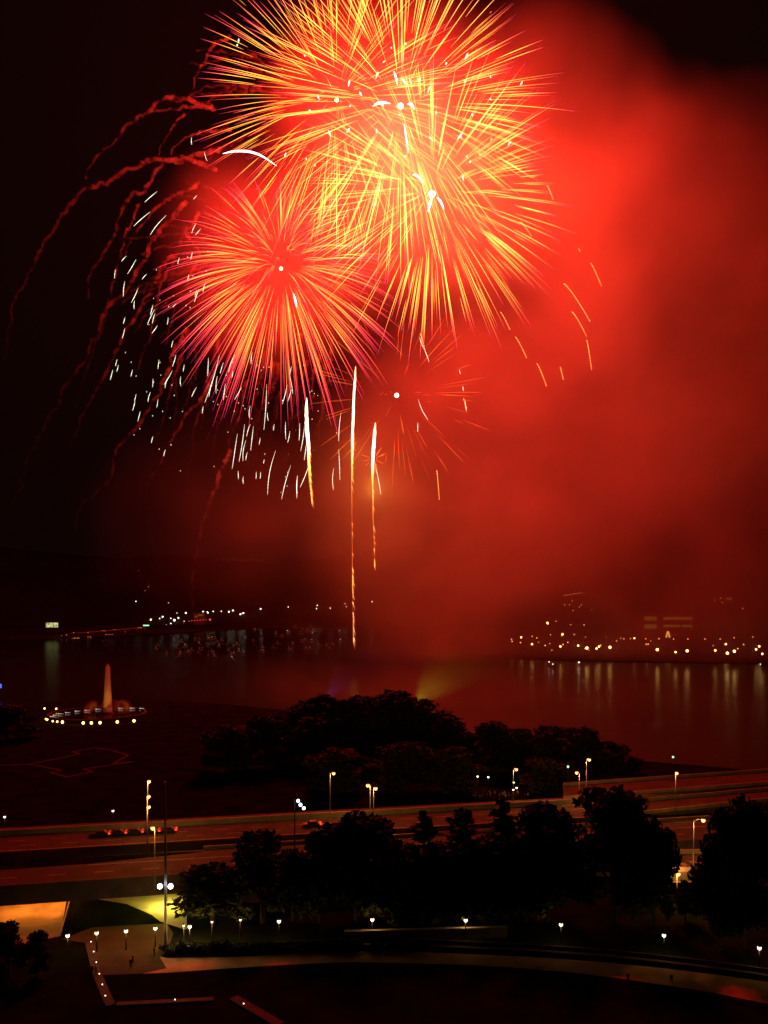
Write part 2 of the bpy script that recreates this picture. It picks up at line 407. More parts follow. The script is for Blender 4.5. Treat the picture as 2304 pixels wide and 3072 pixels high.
sod(1127, 2363, 6, 11, .5, 'right sodium lamp of the close pair above the dark tree tops')
sod(447, 2342, 6, 13, .3, 'highest sodium lamp of the vertical row left of the tall flagpole')
sod(446, 2387, 6, 11, .3, 'second sodium lamp from the top in the row left of the flagpole')
sod(446, 2418, 6, 11, .3, 'third sodium lamp from the top in the row left of the flagpole')
sod(458, 2481, 6, 12, -.4, 'lowest sodium lamp of the row, its long pole standing at the bridge girder')
sod(1549, 2306, 5, 10, .8, 'sodium lamp beside the crowd at the wood edge')
sod(1730, 2316, 6, 9, -.7, 'shorter sodium lamp left of the hooked one above the ramp railing')
sod(1768, 2277, 6, 12, .8, 'hooked tall sodium lamp at the start of the upper ramp')
sod(2030, 2317, 8, 10, .3, 'sodium lamp halfway along the upper ramp on the right')
sod(2110, 2458, 6, 11, 2.0, 'sodium lamp with a long arm casting light between the two right trees', 11000)
sod(2035, 2619, 1, 6, .3, 'low sodium lamp at the foot of the big round tree on the right', 6000)
sod(1851, 2444, 6, 9, .3, 'sodium lamp shining through the top of the big round tree', 1200)
def parklamp(X, Y, label, e=330, r=.34, h=3.6, zb=0.0, mat='white', col=WHT, group='white park lamps along the walk'):
    return lamp_pole('park_lamp', head_base(X, Y, zb, h), h, 0, label, 'park lamp', group, mat, e, col, True, r, 'darkmetal', True, .25)
for i, (X, Y, d) in enumerate([
    (203, 2803, 'white park lamp at the lower end of the pool railing, first of the row'), (290, 2795, 'white park lamp on the plaza, second from the pool railing'),
    (378, 2789, 'white park lamp on the plaza, third from the pool railing'), (466, 2781, 'white park lamp just left of the tall flagpole foot'),
    (551, 2773, 'dimmer white park lamp right of the flagpole, left one of a close pair'), (569, 2776, 'bright white park lamp under the leafy branches, right one of a close pair'),
    (636, 2762, 'faint white park lamp half hidden behind the leafy tree'), (721, 2756, 'small white park lamp showing under the leafy tree crown'),
    (837, 2760, 'white park lamp on the dark lawn between the leafy tree and the low wall'), (1117, 2755, 'white park lamp standing before the left end of the low pale wall'),
    (1397, 2757, 'white park lamp near the dim right end of the low pale wall'), (1683, 2770, 'white park lamp below the big round tree'),
    (1992, 2802, 'white park lamp at the dark slope under the gap between right trees'), (2278, 2840, 'white park lamp at the far right edge of the park')]):
    parklamp(X, Y, d, 1500 if i == 4 else 420 if i in (6, 7) else 1800 if i == 5 else 400, .2 if i in (4, 6, 7) else .33)
parklamp(339, 2430, 'white lamp on the verge beyond the highway, left of the sodium row', 150, .3, 4, 0)
parklamp(14, 2448, 'white lamp beyond the highway at the left edge', 150, .3, 4, 0)
for X, Y, d in ((1433, 2327, 'left white path lamp lighting leaves at the wood edge'), (1465, 2329, 'right white path lamp lighting leaves at the wood edge'),
                (1541, 2345, 'upper white path lamp above the crowd'), (1550, 2361, 'right white path lamp among the crowd'), (1540, 2367, 'lowest small white path lamp among the crowd')):
    parklamp(X, Y, d, 120, .3, 4, 0)
for X, Y, zb, d in ((1514, 2460, 6, 'fainter green signal light in the tallest pointed tree'), (1557, 2487, 6, 'bright green signal light right of the tallest pointed tree'), (2019, 2271, 8, 'pale green light on a thin mast above the upper ramp'), (1704, 2300, 6, 'pale green light on a thin mast at the ramp railing end')):
    h = 7; p = head_base(X, Y, zb, h); t = empty('signal_light', p, d, 'signal light')
    mb = MB(); mb.tube([(0, 0, -.1), (0, 0, h)], .07, 6); mb.build('pole', M['darkmetal'], t)
    mb = MB(); mb.box((0, .2, h), (.5, .25, 1.2)); mb.build('housing', M['darkmetal'], t)
    mb = MB(); mb.ball((0, -.05, h), .3, 0, 8, 5); mb.build('bulb', M['fargreen'], t)
# mast with three greenish signal lamps, tall flagpole with two floodlights
b_ = head_base(884, 2404, 6, 14); t = empty('light_mast', b_, 'dark mast with three small bluish white lamps beyond the highway', 'light mast')
pb = MB(); pb.tube([(0, 0, -.1), (0, 0, 14.4)], [.2, .1], 7); pb.build('pole', M['darkmetal'], t)
for dx, dz in ((.7, 14.2), (1.2, 13.4), (1.9, 12.7)):
    ab = MB(); ab.tube([(0, 0, dz), (dx, 0, dz + .1)], .05, 5); ab.build('arm', M['darkmetal'], t)
    gb = MB(); gb.ball((dx, 0, dz - .1), .34, 0, 8, 6); gb.build('bulb', M['cool'], t)
b_ = G(497, 2836); t = empty('flagpole', b_, 'very tall slim pole with two bright bluish floodlights part way up', 'flagpole')
D = b_.y; ztop = H - (2352 - YH) * D / F; zl = H - (2657 - YH) * D / F
pb = MB(); pb.tube([(0, 0, -.1), (0, 0, ztop * .5), (-.15, 0, ztop)], [.3, .22, .12], 8); pb.build('pole', M['metal'], t, smooth=True)
pb = MB(); pb.ball((-.15, 0, ztop + .2), .25); pb.build('finial', M['metal'], t)
for dx in (-.95, .95):
    ab = MB(); ab.box((dx * .5, 0, zl + .1), (1.0, .1, .1)); ab.build('bracket', M['darkmetal'], t)
    hb = MB(); hb.tube([(dx, .15, zl - .1), (dx, -.2, zl + .25)], [.42, .3], 8); hb.build('lamp_housing', M['darkmetal'], t)
    gb = MB(); gb.ball((dx, -.3, zl), .48, 0, 10, 7); gb.build('bulb', M['cool'], t)
    light('flood_light', (dx, -.6, zl - .1), 50, (.85, .88, 1), t, .3)
# lamps under the bridge
for i, (X, Y) in enumerate(((20, 2700), (35, 2745), (10, 2788), (165, 2692), (150, 2742), (140, 2768))):
    p = G(X, Y); p.z = 3.0
    t = empty('bridge_lamp', p, 'warm lamp hanging under the highway bridge over the lit pavement', 'lamp', 'warm lamps under the bridge')
    if p.y < 163: t.location.y = 164 + i
    hb = MB(); hb.tube([(0, 0, .65), (0, 0, .3)], [.1, .3], 8); hb.build('lamp_shade', M['darkmetal'], t)
    gb = MB(); gb.ball((0, 0, .2), .16); gb.build('bulb', M['sodium'], t)
    light('lamp_light', (0, 0, -.1), 1300, (1, .24, .02), t, .3)
p = G(495, 2722); p.z = 2.9
t = empty('bridge_lamp', p, 'greenish white lamp under the right end of the bridge lighting the pale passage', 'lamp', 'warm lamps under the bridge')
hb = MB(); hb.box((0, 0, .2), (1.4, .3, .2)); hb.build('lamp_housing', M['darkmetal'], t)
gb = MB(); gb.box((0, 0, .05), (1.2, .2, .08)); gb.build('tube_bulb', M['white'], t)
light('lamp_light', (0, 0, -.2), 6000, (.95, .80, .08), t, .4)
for X, Y in ((273, 2833), (281, 2863), (289, 2895), (298, 2930), (307, 2962), (316, 2996), (525, 3008), (731, 3020)):
    p = G(X, Y); mb = MB(); mb.tube([(0, 0, .2), (0, 0, .42)], .09, 6, 0); mb.ball((0, 0, .48), .09, 1, 6, 4)
    o = mb.build('edging_light', [M['darkmetal'], M['farwhite']]); o.location = p
    tag(o, 'tiny white light set on the granite edging of the lawn', 'ground light', 'tiny lights on the stone edging')

# ------------------------------------------------------------------ trees
def leafcloud(mb, clumps, n, size, mi):
    tot = sum(r ** 2 for _, r in clumps)
    for c, r in clumps:
        k = int(n * r * r / tot)
        for _ in range(k):
            d = Vector((rng.gauss(0, 1), rng.gauss(0, 1), rng.gauss(0, 1))).normalized() * r * (rng.random() ** .45) * rng.uniform(.85, 1.12)
            p = c + Vector((d.x, d.y, d.z * .8)); s = size * rng.uniform(.6, 1.4)
            a = Vector((rng.gauss(0, 1), rng.gauss(0, 1), rng.gauss(0, .7))).normalized(); b_ = a.cross(Vector((rng.gauss(0, 1), rng.gauss(0, 1), rng.gauss(0, 1)))).normalized()
            mb.add([p - a * s, p - b_ * s * .55, p + a * s, p + b_ * s * .55], [(0, 1, 2, 3)], mi)
def round_tree(h, rad, seed, n=5200, size=.34):
    global rng
    keep = rng; rng = random.Random(seed)
    tr = MB(); tr.tube([(0, 0, -.3), (.1, 0, h * .25), (0, .1, h * .55), (.1, 0, h * .82)], [h * .03, h * .024, h * .015, h * .004], 8)
    clumps = []
    for i in range(17):
        a = rng.uniform(0, 6.283); u = rng.random()
        zz = h * (.22 + .7 * u); rr = rad * (1 - (abs(u - .38) / .75) ** 2) * rng.uniform(.35, .85)
        c = Vector((math.cos(a) * rr, math.sin(a) * rr, zz)); clumps.append((c, rad * rng.uniform(.26, .42)))
        s = Vector((0, 0, h * rng.uniform(.22, .5))); mid = s.lerp(c, .55) + Vector((0, 0, .4))
        tr.tube([s, mid, c], [h * .011, h * .007, h * .002], 5)
    clumps.append((Vector((0, 0, h * .62)), rad * .55)); clumps.append((Vector((0, 0, h * .88)), rad * .3))
    cr = MB(); leafcloud(cr, clumps, n, size, 0); rng = keep
    return tr.mesh('trunk', M['bark'], True), cr.mesh('crown', M['leaf'])
def pointed_tree(h, rad, seed, n=3800, size=.3):
    global rng
    keep = rng; rng = random.Random(seed)
    tr = MB(); tr.tube([(0, 0, -.3), (0, 0, h * .96)], [h * .022, h * .003], 7)
    clumps = []
    for i in range(22):
        u = i / 21; a = i * 2.4; rr = rad * (1 - u ** 1.3) * rng.uniform(.4, .9)
        c = Vector((math.cos(a) * rr, math.sin(a) * rr, h * (.14 + .82 * u) + rng.uniform(-.25, .25))); clumps.append((c, rad * (.15 + .32 * (1 - u)) * rng.uniform(.8, 1.25)))
        tr.tube([(0, 0, c.z + .1), c], [h * .006, h * .002], 4)
    cr = MB(); leafcloud(cr, clumps, n, size, 0); rng = keep
    return tr.mesh('trunk', M['bark'], True), cr.mesh('crown', M['needle'])
RT = [round_tree(10, 4.6, 3), round_tree(10, 4.2, 5), round_tree(10, 5.0, 8), round_tree(10, 4.5, 21, 2600, .4)]
PT = [pointed_tree(10, 2.6, 4), pointed_tree(10, 3.0, 9)]
def tree(kind, X, Ybase, Ytop, label, group, wide=1.0, name='tree', z=0.0):
    b_ = G(X, Ybase, z); h = (Ybase - Ytop) * b_.y / F
    t = empty(name, b_, label, 'tree', group, rng.uniform(0, 6.28)); s = h / 10
    t.scale = (s * wide, s * wide, s)
    link('trunk', kind[0], t); link('crown', kind[1], t)
    return t
g = 'park trees in front of the highway'
tree(RT[3], 640, 2774, 2588, 'open leafy tree right of the flagpole with branches lit from behind', g, 1.6, 'leafy_tree')
tree(RT[0], 790, 2768, 2512, 'dark leafy tree right of the flagpole, taller than the open one beside it', g, 1.15, 'leafy_tree')
tree(RT[1], 1070, 2758, 2424, 'broad dark tree before the highway, below the twin sodium lamps', g, .95, 'leafy_tree')
tree(RT[2], 960, 2768, 2500, 'dark tree in the gap between the leafy pair and the broad tree', g, .7, 'leafy_tree')
tree(PT[0], 1272, 2753, 2436, 'slim pointed tree just right of the broad dark tree', g, 1.4, 'pointed_tree')
tree(PT[1], 1390, 2758, 2418, 'pointed dark tree left of the two green signal lights', g, 1.5, 'pointed_tree')
tree(PT[0], 1505, 2760, 2400, 'tallest pointed tree with green signal lights showing through', g, 1.4, 'pointed_tree')
tree(RT[1], 1640, 2764, 2400, 'dark tree touching the left side of the big round tree', g, .85, 'leafy_tree')
tree(RT[2], 1840, 2768, 2384, 'big round dark tree on the right with a lamp in its top', g, 1.05, 'leafy_tree')
tree(RT[0], 1960, 2780, 2470, 'dark tree forming the right shoulder of the big round tree', g, .55, 'leafy_tree')
tree(RT[3], 2055, 2768, 2642, 'small leafy tree below the low sodium lamp on the right', g, .75, 'leafy_tree')
tree(RT[0], 2235, 2850, 2420, 'tall dark tree at the right edge of the photo', g, .62, 'leafy_tree')
tree(RT[1], 2330, 2850, 2395, 'tall dark tree cut by the right edge of the photo', g, .7, 'leafy_tree')
tree(RT[2], 2160, 2850, 2560, 'low dark tree at the left foot of the tall right edge tree', g, .7, 'leafy_tree')
tree(RT[0], 1180, 2768, 2520, 'low dark tree between the broad tree and the first pointed tree', g, 1.15, 'leafy_tree')
tree(RT[2], 1330, 2763, 2545, 'low dark tree between the first two pointed trees', g, 1.1, 'leafy_tree')
tree(RT[1], 1450, 2765, 2520, 'low dark tree in front of the tallest pointed tree', g, 1.0, 'leafy_tree')
tree(RT[3], 1575, 2766, 2500, 'low dark tree right of the tallest pointed tree', g, 1.0, 'leafy_tree')
tree(RT[2], 880, 2764, 2560, 'low dark tree right of the dark leafy tree near the flagpole', g, 1.0, 'leafy_tree')
tree(RT[0], 30, 2930, 2775, 'dark tree top rising before the lit pavement at the left edge', g, .9, 'leafy_tree')
tree(RT[1], 110, 2935, 2790, 'small uneven tree top before the lit pavement at lower left', g, .8, 'leafy_tree')
g = 'wood beyond the highway'
for k, X, Yb, Yt, wd, lab in (
    (1, 680, 2320, 2170, 1.1, 'far dark tree at the left end of the wood beyond the highway'),
    (2, 800, 2310, 2150, 1.1, 'far dark tree left of the bluish smoke glow'), (0, 905, 2280, 2112, 1.0, 'far tree straight under the bluish smoke glow'),
    (2, 985, 2290, 2098, 1.0, 'far tree between the bluish glow and the highest crown of the wood'), (1, 1075, 2290, 2084, 1.0, 'far tree next left of the highest crown in the wood'),
    (0, 1165, 2290, 2082, 1.0, 'highest round crown of the wood, below the thin rocket trail'), (2, 1245, 2295, 2105, 1.0, 'far tree at the left foot of the yellow green smoke glow'),
    (1, 1325, 2300, 2152, .9, 'far tree below the second yellow green smoke glow'), (0, 1400, 2310, 2200, .9, 'low far tree in the dip of the wood skyline'),
    (2, 1478, 2320, 2172, 1.1, 'round far tree above the crowd and path lamps'), (1, 1570, 2325, 2182, 1.0, 'far tree right of the crowd at the wood edge'),
    (0, 1660, 2330, 2188, 1.0, 'far tree behind the sodium lamp left of the ramp'), (2, 1745, 2335, 2190, 1.0, 'far tree behind the hooked sodium lamp'),
    (1, 1830, 2345, 2222, 1.0, 'far tree where the wood slopes down to the right'), (0, 1895, 2350, 2275, 1.0, 'lowest tree at the right end of the wood'),
    (1, 1000, 2380, 2240, 1.3, 'nearer dark tree behind the tall bent arm lamp'), (0, 1200, 2380, 2230, 1.3, 'nearer dark tree in the middle of the wood'),
    (2, 1350, 2385, 2250, 1.3, 'nearer dark tree left of the two wood edge lamps'), (1, 1640, 2385, 2270, 1.2, 'nearer dark tree right of the crowd'),
    (0, 20, 2225, 2120, 1.2, 'dark tree by the shore at the left edge, left of the fountain'), (2, 85, 2215, 2150, 1.0, 'small dark tree just left of the fountain basin')):
    tree(RT[k], X, Yb, Yt, lab, g, wd * 1.45, 'far_tree')
for i, (X, Y) in enumerate(((5, 2592), (19, 2592), (40, 2590), (102, 2582), (140, 2580), (178, 2578))):
    tree(PT[i % 2], X, Y, Y - 17, 'small dark conifer on the highway island', 'small conifers on the highway island', 1.1, 'small_conifer', ZD + .15)
# clipped hedge on the dark slope behind the walk
hb = MB(); hc = []
for i in range(150):
    X = 480 + 800 * rng.random(); p = G(X, 2862 - 12 * rng.random() - (X - 480) * .016); hc.append((Vector((p.x, p.y, rng.uniform(.3, 1.0))), rng.uniform(.7, 1.1)))
leafcloud(hb, hc, 9000, .2, 0); tag(hb.build('hedge', M['leaf']), 'low rough hedge between the flagpole foot and the curved walk', 'hedge')

# ------------------------------------------------------------------ people
def skin_person(pts, edges, rad, name):
    me = bpy.data.meshes.new(name); me.from_pydata(pts, edges, []); o = bpy.data.objects.new(name, me); COL.objects.link(o)
    sk = o.modifiers.new('skin', 'SKIN'); sb = o.modifiers.new('sub', 'SUBSURF'); sb.levels = 1
    for v, r in zip(me.skin_vertices[0].data, rad): v.radius = (r, r)
    me.skin_vertices[0].data[0].use_root = True
    dg = bpy.context.evaluated_depsgraph_get(); ev = o.evaluated_get(dg); nm = bpy.data.meshes.new_from_object(ev)
    bpy.data.objects.remove(o); nm.polygons.foreach_set('use_smooth', [True] * len(nm.polygons)); return nm
def person_mesh(stride, arm):
    P = [(0, 0, .95), (0, 0, 1.15), (0, 0, 1.38), (0, 0, 1.5), (0, -.01, 1.62), (0, 0, 1.72),
         (.2, 0, 1.4), (.26, arm * .3, 1.15), (.27, -arm * .2 - .06, .92), (.27, -arm * .25 - .1, .84), (-.2, 0, 1.4), (-.26, -arm * .3, 1.15), (-.27, arm * .2 - .06, .92), (-.27, arm * .25 - .1, .84),
         (.1, 0, .88), (.11, -stride * .6 - .02, .5), (.11, -stride, .09), (.11, -stride - .14, .04), (-.1, 0, .88), (-.11, stride * .4 - .04, .5), (-.11, stride, .09), (-.11, stride - .14, .04)]
    E = [(0, 1), (1, 2), (2, 3), (3, 4), (4, 5), (2, 6), (6, 7), (7, 8), (8, 9), (2, 10), (10, 11), (11, 12), (12, 13), (0, 14), (14, 15), (15, 16), (16, 17), (0, 18), (18, 19), (19, 20), (20, 21)]
    R = [.15, .14, .16, .06, .1, .08, .07, .05, .04, .045, .07, .05, .04, .045, .1, .07, .05, .045, .1, .07, .05, .045]
    nm = skin_person(P, E, R, 'person'); nm.materials.clear()
    for k in ('cloth', 'skin', 'cloth2'): nm.materials.append(M[k])
    return nm
def colour_person(nm, shirt):
    me = nm.copy()
    for p in me.polygons:
        z = p.center.z
        p.material_index = 1 if (z > 1.5 or (abs(p.center.x) > .23 and z < 1.0)) else (shirt if z > .97 else 0)
    return me
PM = [colour_person(person_mesh(.0, .05), 0), colour_person(person_mesh(.22, .5), 0), colour_person(person_mesh(.02, .05), 2), colour_person(person_mesh(.2, .4), 2)]
def person(X, Y, k, label, group=None, z=0.012, s=1.0, rz=None):
    o = link('person', PM[k]); o.location = G(X, Y, z); o.rotation_euler[2] = rng.uniform(0, 6.28) if rz is None else rz; o.scale = (s, s, s)
    return tag(o, label, 'person', group)
person(392, 2906, 0, 'dark standing person on the plaza, left one of two standing close', None, rz=.3)
person(398, 2894, 1, 'dark person on the plaza, right one of two standing close', None, rz=1.2)
person(462, 2868, 0, 'dark person at the corner of the hedge near the flagpole', None)
person(277, 2926, 0, 'dark person beside the granite edging, left one of two', None); person(288, 2926, 1, 'dark person beside the granite edging, right one of two', None)
person(1614, 2928, 0, 'dark person at the lower edge of the walk, left one of a pair', None); person(1626, 2929, 0, 'dark person at the lower edge of the walk, right one of a pair', None)
person(1884, 2950, 0, 'dark person alone on the lawn edge between the walking pair and the far right figure', None)
person(2014, 2953, 1, 'dark person walking alone on the right part of the curved walk', None)
for i in range(26):
    person(1395 + rng.random() * 190, 2388 + rng.random() * 12, rng.choice((2, 3, 0)), 'small standing spectator in the crowd under the path lamps', 'crowd of spectators under the path lamps', 0.0)

# ------------------------------------------------------------------ cars with red tail lights
def make_car():
    t = empty('parked_car', (0, 0, 0), 'x', 'car', 'cars on the highway')
    bm_ = MB(); prof = [(-2.2, .35), (-2.25, .8), (-1.5, .92), (1.4, .95), (2.15, .85), (2.2, .35)]
    def loft(mb, prof, w, mi=0):
        n = len(prof); vs = [(x, -w, z) for x, z in prof] + [(x, w, z) for x, z in prof]
        mb.add(vs, [tuple(range(n)), tuple(range(2 * n - 1, n - 1, -1))] + [(i, n + i, n + (i + 1) % n, (i + 1) % n) for i in range(n)], mi)
    loft(bm_, prof, .88); loft(bm_, [(-1.0, .92), (-.5, 1.42), (.9, 1.45), (1.6, .94)], .74); bm_.build('body', M['carpaint'], t)
    gb = MB(); gb.add([(-1.0, -.6, .97), (-1.0, .6, .97), (-.55, .6, 1.38), (-.55, -.6, 1.38)], [(0, 1, 2, 3)]); gb.v = [(v[0] - .03, v[1], v[2]) for v in gb.v]; gb.build('windscreen', M['glass'], t)
    for y in (-.755, .755):
        gb = MB(); gb.add([(-.75, y, .98), (1.3, y, .98), (.85, y, 1.38), (-.45, y, 1.38)], [(0, 1, 2, 3)]); gb.build('side_window', M['glass'], t)
    for x in (-1.4, 1.35):
        for y in (-.82, .82):
            wb = MB(); wb.tube([(x, y - .1, .33), (x, y + .1, .33)], .33, 12); wb.build('wheel', M['rubber'], t)
    for y in (-.6, .6):
        lb = MB(); lb.ball((2.15, y * 1.35, .78), .3, 0, 8, 5, (1.2, .7, .7)); lb.build('tail_light', M['taillight'], t)
    lb = MB(); lb.box((2.2, 0, .72), (.1, .8, .1)); lb.build('brake_light', M['taillight'], t)
    return t
c0 = make_car(); ang = math.atan(SL)
for i, (X, v, lab) in enumerate(((300, 30.0, 'leftmost of five dark cars with red tail lights queued on the far carriageway'), (350, 30.0, 'second car from the left in the red lit queue on the far carriageway'), (400, 30.0, 'middle car of the red lit queue on the far carriageway'), (450, 30.0, 'fourth car of the red lit queue, just left of the flagpole'), (500, 30.0, 'last car of the red lit queue, just right of the flagpole'), (935, 28.0, 'car with tail lights partly behind the broad dark tree'))):
    k = (X - XC) / F; D = (177.5 + v) / (1 - SL * k); p = Vector((k * D, D, ZD + .01))
    if i == 0: c0.location = p; c0.rotation_euler[2] = ang; c0['label'] = lab
    else: dup(c0, p, ang, lab)
o = dup(c0, G(2075, 2606, 6.1), .05, 'car with glowing red tail lights on the short ramp between the right trees')

# ------------------------------------------------------------------ fountain
fc = G(292, 2142); t = empty('fountain', fc, 'round fountain with a tall amber lit water jet near the river point', 'fountain')
R0 = 20.5
bb = MB(); n = 48
ring = lambda r, z: [(math.cos(2 * math.pi * i / n) * r * 1.1, math.sin(2 * math.pi * i / n) * r, z) for i in range(n)]
prof = [(R0 + 1.2, -.2), (R0 + 1.2, .7), (R0, .7), (R0, .15)]
vs = []; fs = []
for r, z in prof: vs += ring(r, z)
for j in range(3):
    for i in range(n): fs.append((j * n + i, j * n + (i + 1) % n, (j + 1) * n + (i + 1) % n, (j + 1) * n + i))
bb.add(vs, fs); bb.build('basin', M['granite'], t)
wb = MB(); wb.add(ring(R0, .3), [tuple(range(n))]); wb.build('basin_water', M['pool'], t)
jet = smokemat('water jet', .35, (.95, .95, .95)); spray = smokemat('water spray', .06, (.95, .95, .95))
jb = MB(); jh = (2135 - 1985) * fc.y / F
JX = 5.2
jb.tube([(JX, 0, .5), (JX, 0, jh * .3), (JX - .1, 0, jh * .65), (JX, 0, jh * .93), (JX, 0, jh)], [2.3, 2.0, 1.5, 1.2, .5], 12); jb.build('water_jet', jet, t)
sb_ = MB()
def fan(cx, cy, rx, h, side):
    mb = MB()
    for q in range(9):
        a = (q / 8 - .5) * 2.0; hh_ = h * rng.uniform(.8, 1.05); ex = side * rx * rng.uniform(.9, 1.25) * (math.cos(a) if side else 0) + (0 if side else math.sin(a) * rx)
        ey = math.sin(a) * rx * .8 if side else 0
        mb.tube([(cx + ex * u, cy + ey * u, .4 + hh_ * 4 * u * (1 - u) * (1 if u < .5 else 1)) for u in [i / 10 * .97 for i in range(11)]], [.3 + .9 * i / 10 for i in range(11)], 7)
    mb.build('water_fan', spray, t, smooth=True)
fan(JX - 4, -1, 6.5, 5.6, -1); fan(JX + 4, -1, 7.5, 6.2, 1); fan(JX, 3, 5.5, 6.6, 0)
nb = MB(); nb.tube([(JX, 0, .1), (JX, 0, .9)], [3.4, 2.6], 16); nb.build('nozzle_plinth', M['granite'], t)
AMB = (1, .38, .035); FK = 0.34
for dx, dy, tz, e in ((-3, -5, 7, 9000), (3.2, -5, 14, 15000), (0, -6, 24, 22000), (-7.5, -5, 3, 9000), (8.2, -5.5, 3, 14000)):
    tx = JX if abs(dx) < 5 else dx + JX
    light('fountain_light', (dx + JX, dy, .8), e * FK, AMB if tz < 20 else (1, .3, .04), t, .2, 'SPOT', math.radians(40), (tx, 0, tz))
for cx, cy in ((296, 787), (331, 770), (396, 752), (485, 737), (605, 719), (727, 709), (862, 695), (1002, 690), (1147, 684), (1290, 682), (1410, 685)):
    p = G(80 + .2411 * cx, 1960 + .2411 * cy, .8) - fc
    lb = MB(); lb.ball(p, .26, 0, 8, 5); lb.tube([p, p + Vector((2.6, 0, 0))], [.14, .02], 5); lb.build('rim_light_streak', M['rim'], t)  # glowing tapered tube beside each lamp imitates its light streak over the water
for cx, cy in ((325, 844), (380, 850), (445, 855), (704, 866), (805, 866), (913, 863), (1128, 853), (1335, 840), (240, 818), (256, 825), (222, 686), (368, 689)):
    p = G(80 + .2411 * cx, 1960 + .2411 * cy, 1.2); p.z = 0
    big = 440 < cx < 1400 and cy > 830
    mb = MB(); mb.tube([(0, 0, -.1), (0, 0, 1.0)], .1, 6); mb.ball((0, 0, 1.2), .62 if big else .42, 1, 8, 6)
    o = mb.build('bollard_lamp', [M['darkmetal'], M['amber']]); o.location = p
    tag(o, 'small amber lamp standing on the paving around the fountain basin', 'lamp', 'amber lamps around the fountain')
light('fountain_light', (0, -32, 2.5), 500, AMB, t, .3)

# ------------------------------------------------------------------ distant lights
def lampmesh(r, mat, h):
    mb = MB(); mb.tube([(0, 0, -h), (0, 0, 0)], [.18, .1], 5, 0); mb.ball((0, 0, 0), r, 1, 7, 5)
    return mb.mesh('distant_lamp', [M['darkmetal'], M[mat]])
LM = {}
def dlamp(p, r, mat, h, label, group, name='distant_lamp', cat='lamp'):
    k = (round(r, 2), mat, round(h, 0))
    if k not in LM: LM[k] = lampmesh(r, mat, h)
    o = link(name, LM[k]); o.location = p; return tag(o, label, cat, group)
SZ = {'s': .32, 'm': .5, 'M': .8, 'L': 1.15}
rb_ = [(520,238,'m'),(313,297,'m'),(383,303,'m'),(459,296,'m'),(131,314,'M'),(71,326,'m'),(75,339,'m'),(127,346,'m'),(198,307,'m'),(228,317,'m'),(198,356,'M'),(237,344,'s'),(280,364,'m'),(308,352,'s'),(321,393,'s'),(374,370,'M'),(390,358,'m'),(420,345,'m'),(484,365,'M'),(538,380,'L'),(524,384,'s'),(550,393,'s'),(598,383,'M'),(613,371,'M'),(624,363,'m'),(681,375,'L'),(722,336,'m'),(747,319,'m'),(767,323,'m'),(808,322,'m'),(832,319,'M'),(659,310,'s'),(528,312,'s'),(902,323,'m'),(983,323,'m'),(933,335,'s'),(905,357,'m'),(917,356,'m'),(1075,324,'m'),(1163,324,'m'),(1269,324,'m'),(1363,325,'m'),(1449,316,'m'),(1565,312,'m'),(974,390,'L'),(1087,405,'M'),(1159,397,'L'),(1333,395,'M'),(1398,356,'M'),(1408,412,'L'),(1451,400,'L'),(1472,384,'m'),(1508,358,'m'),(1586,388,'M'),(1605,370,'M'),(1624,416,'M'),(1320,366,'s')]
for cx, cy, s in rb_:
    X, Y = 1500 + .4846 * cx, 1760 + .4846 * cy
    D = 2500 * (H - 10) / (Y - YH)
    D = max(715 - .1 * (X - 1700), min(1150, D)); p = Q(X, Y, D)
    dlamp(p, SZ[s] * D / 740, 'faramber' if s in 'ML' else 'farorange', max(1.0, p.z - 1), 'amber street lamp on the far riverbank on the right', 'amber street lamps on the far right bank')
for cx, cy, s, mt, lb in ((294, 225, 'L', 'faramber', 'brightest amber lamp standing alone above the far right bank lamps'), (387, 295, 'L', 'faramber', 'bright amber lamp above the middle of the far bank cluster'),
                      (304, 466, 's', 'farwhite', None), (327, 479, 's', 'farwhite', None), (489, 469, 'm', 'farwhite', None), (1612, 480, 's', 'farwhite', None)):
    X, Y = 1500 + .4846 * cx, 1760 + .4846 * cy
    if lb: D = 1000; p = Q(X, Y, D); dlamp(p, SZ[s] * 1.2, mt, p.z - 1, lb, None)
    else:
        D = H * F / (Y - YH) * .97; p = Q(X, Y, D); dlamp(p, SZ[s] * D / 700, mt, p.z + 1.6, 'white marker lamp on a pile in the river off the far right bank', 'white marker lamps in the river')
for cx, cy in [(300,289),(318,291),(331,288),(344,291)] + [(402 + 15 * i, 66 - 2 * i + (i % 3)) for i in range(8)] + [(400,128),(430,126),(447,104),(492,140),(505,127),(452,163),(571,158),(645,157),(1391,94),(1440,100),(1376,115),(1330,100),(1365,87),(1383,86),(1502,150),(72,102),(348,230),(437,252)]:
    p = hillpt(1500 + .4846 * cx, 1760 + .4846 * cy); p.z += 4
    dlamp(p, .62, 'farorange', 6, 'tiny orange lamp on the dark hillside at the right', 'tiny orange lamps on the right hillside')
for cx, cy, s in [(20,183,'M'),(165,173,'M'),(199,175,'m'),(205,183,'m'),(248,170,'m'),(315,169,'m'),(378,173,'M'),(411,162,'M'),(474,194,'M'),(498,184,'M'),(641,149,'M'),(870,133,'m'),(1110,119,'m'),(1105,147,'m'),(1219,142,'m'),(1340,105,'s'),(1353,131,'s'),(1566,89,'m')]:
    p = hillpt(550 + .3617 * cx, 1780 + .3617 * cy + 2); p.z += 5
    dlamp(p, SZ[s] * 1.35, 'farwhite', 7, 'white road lamp on the hillside beyond the boats', 'white road lamps on the left hillside')
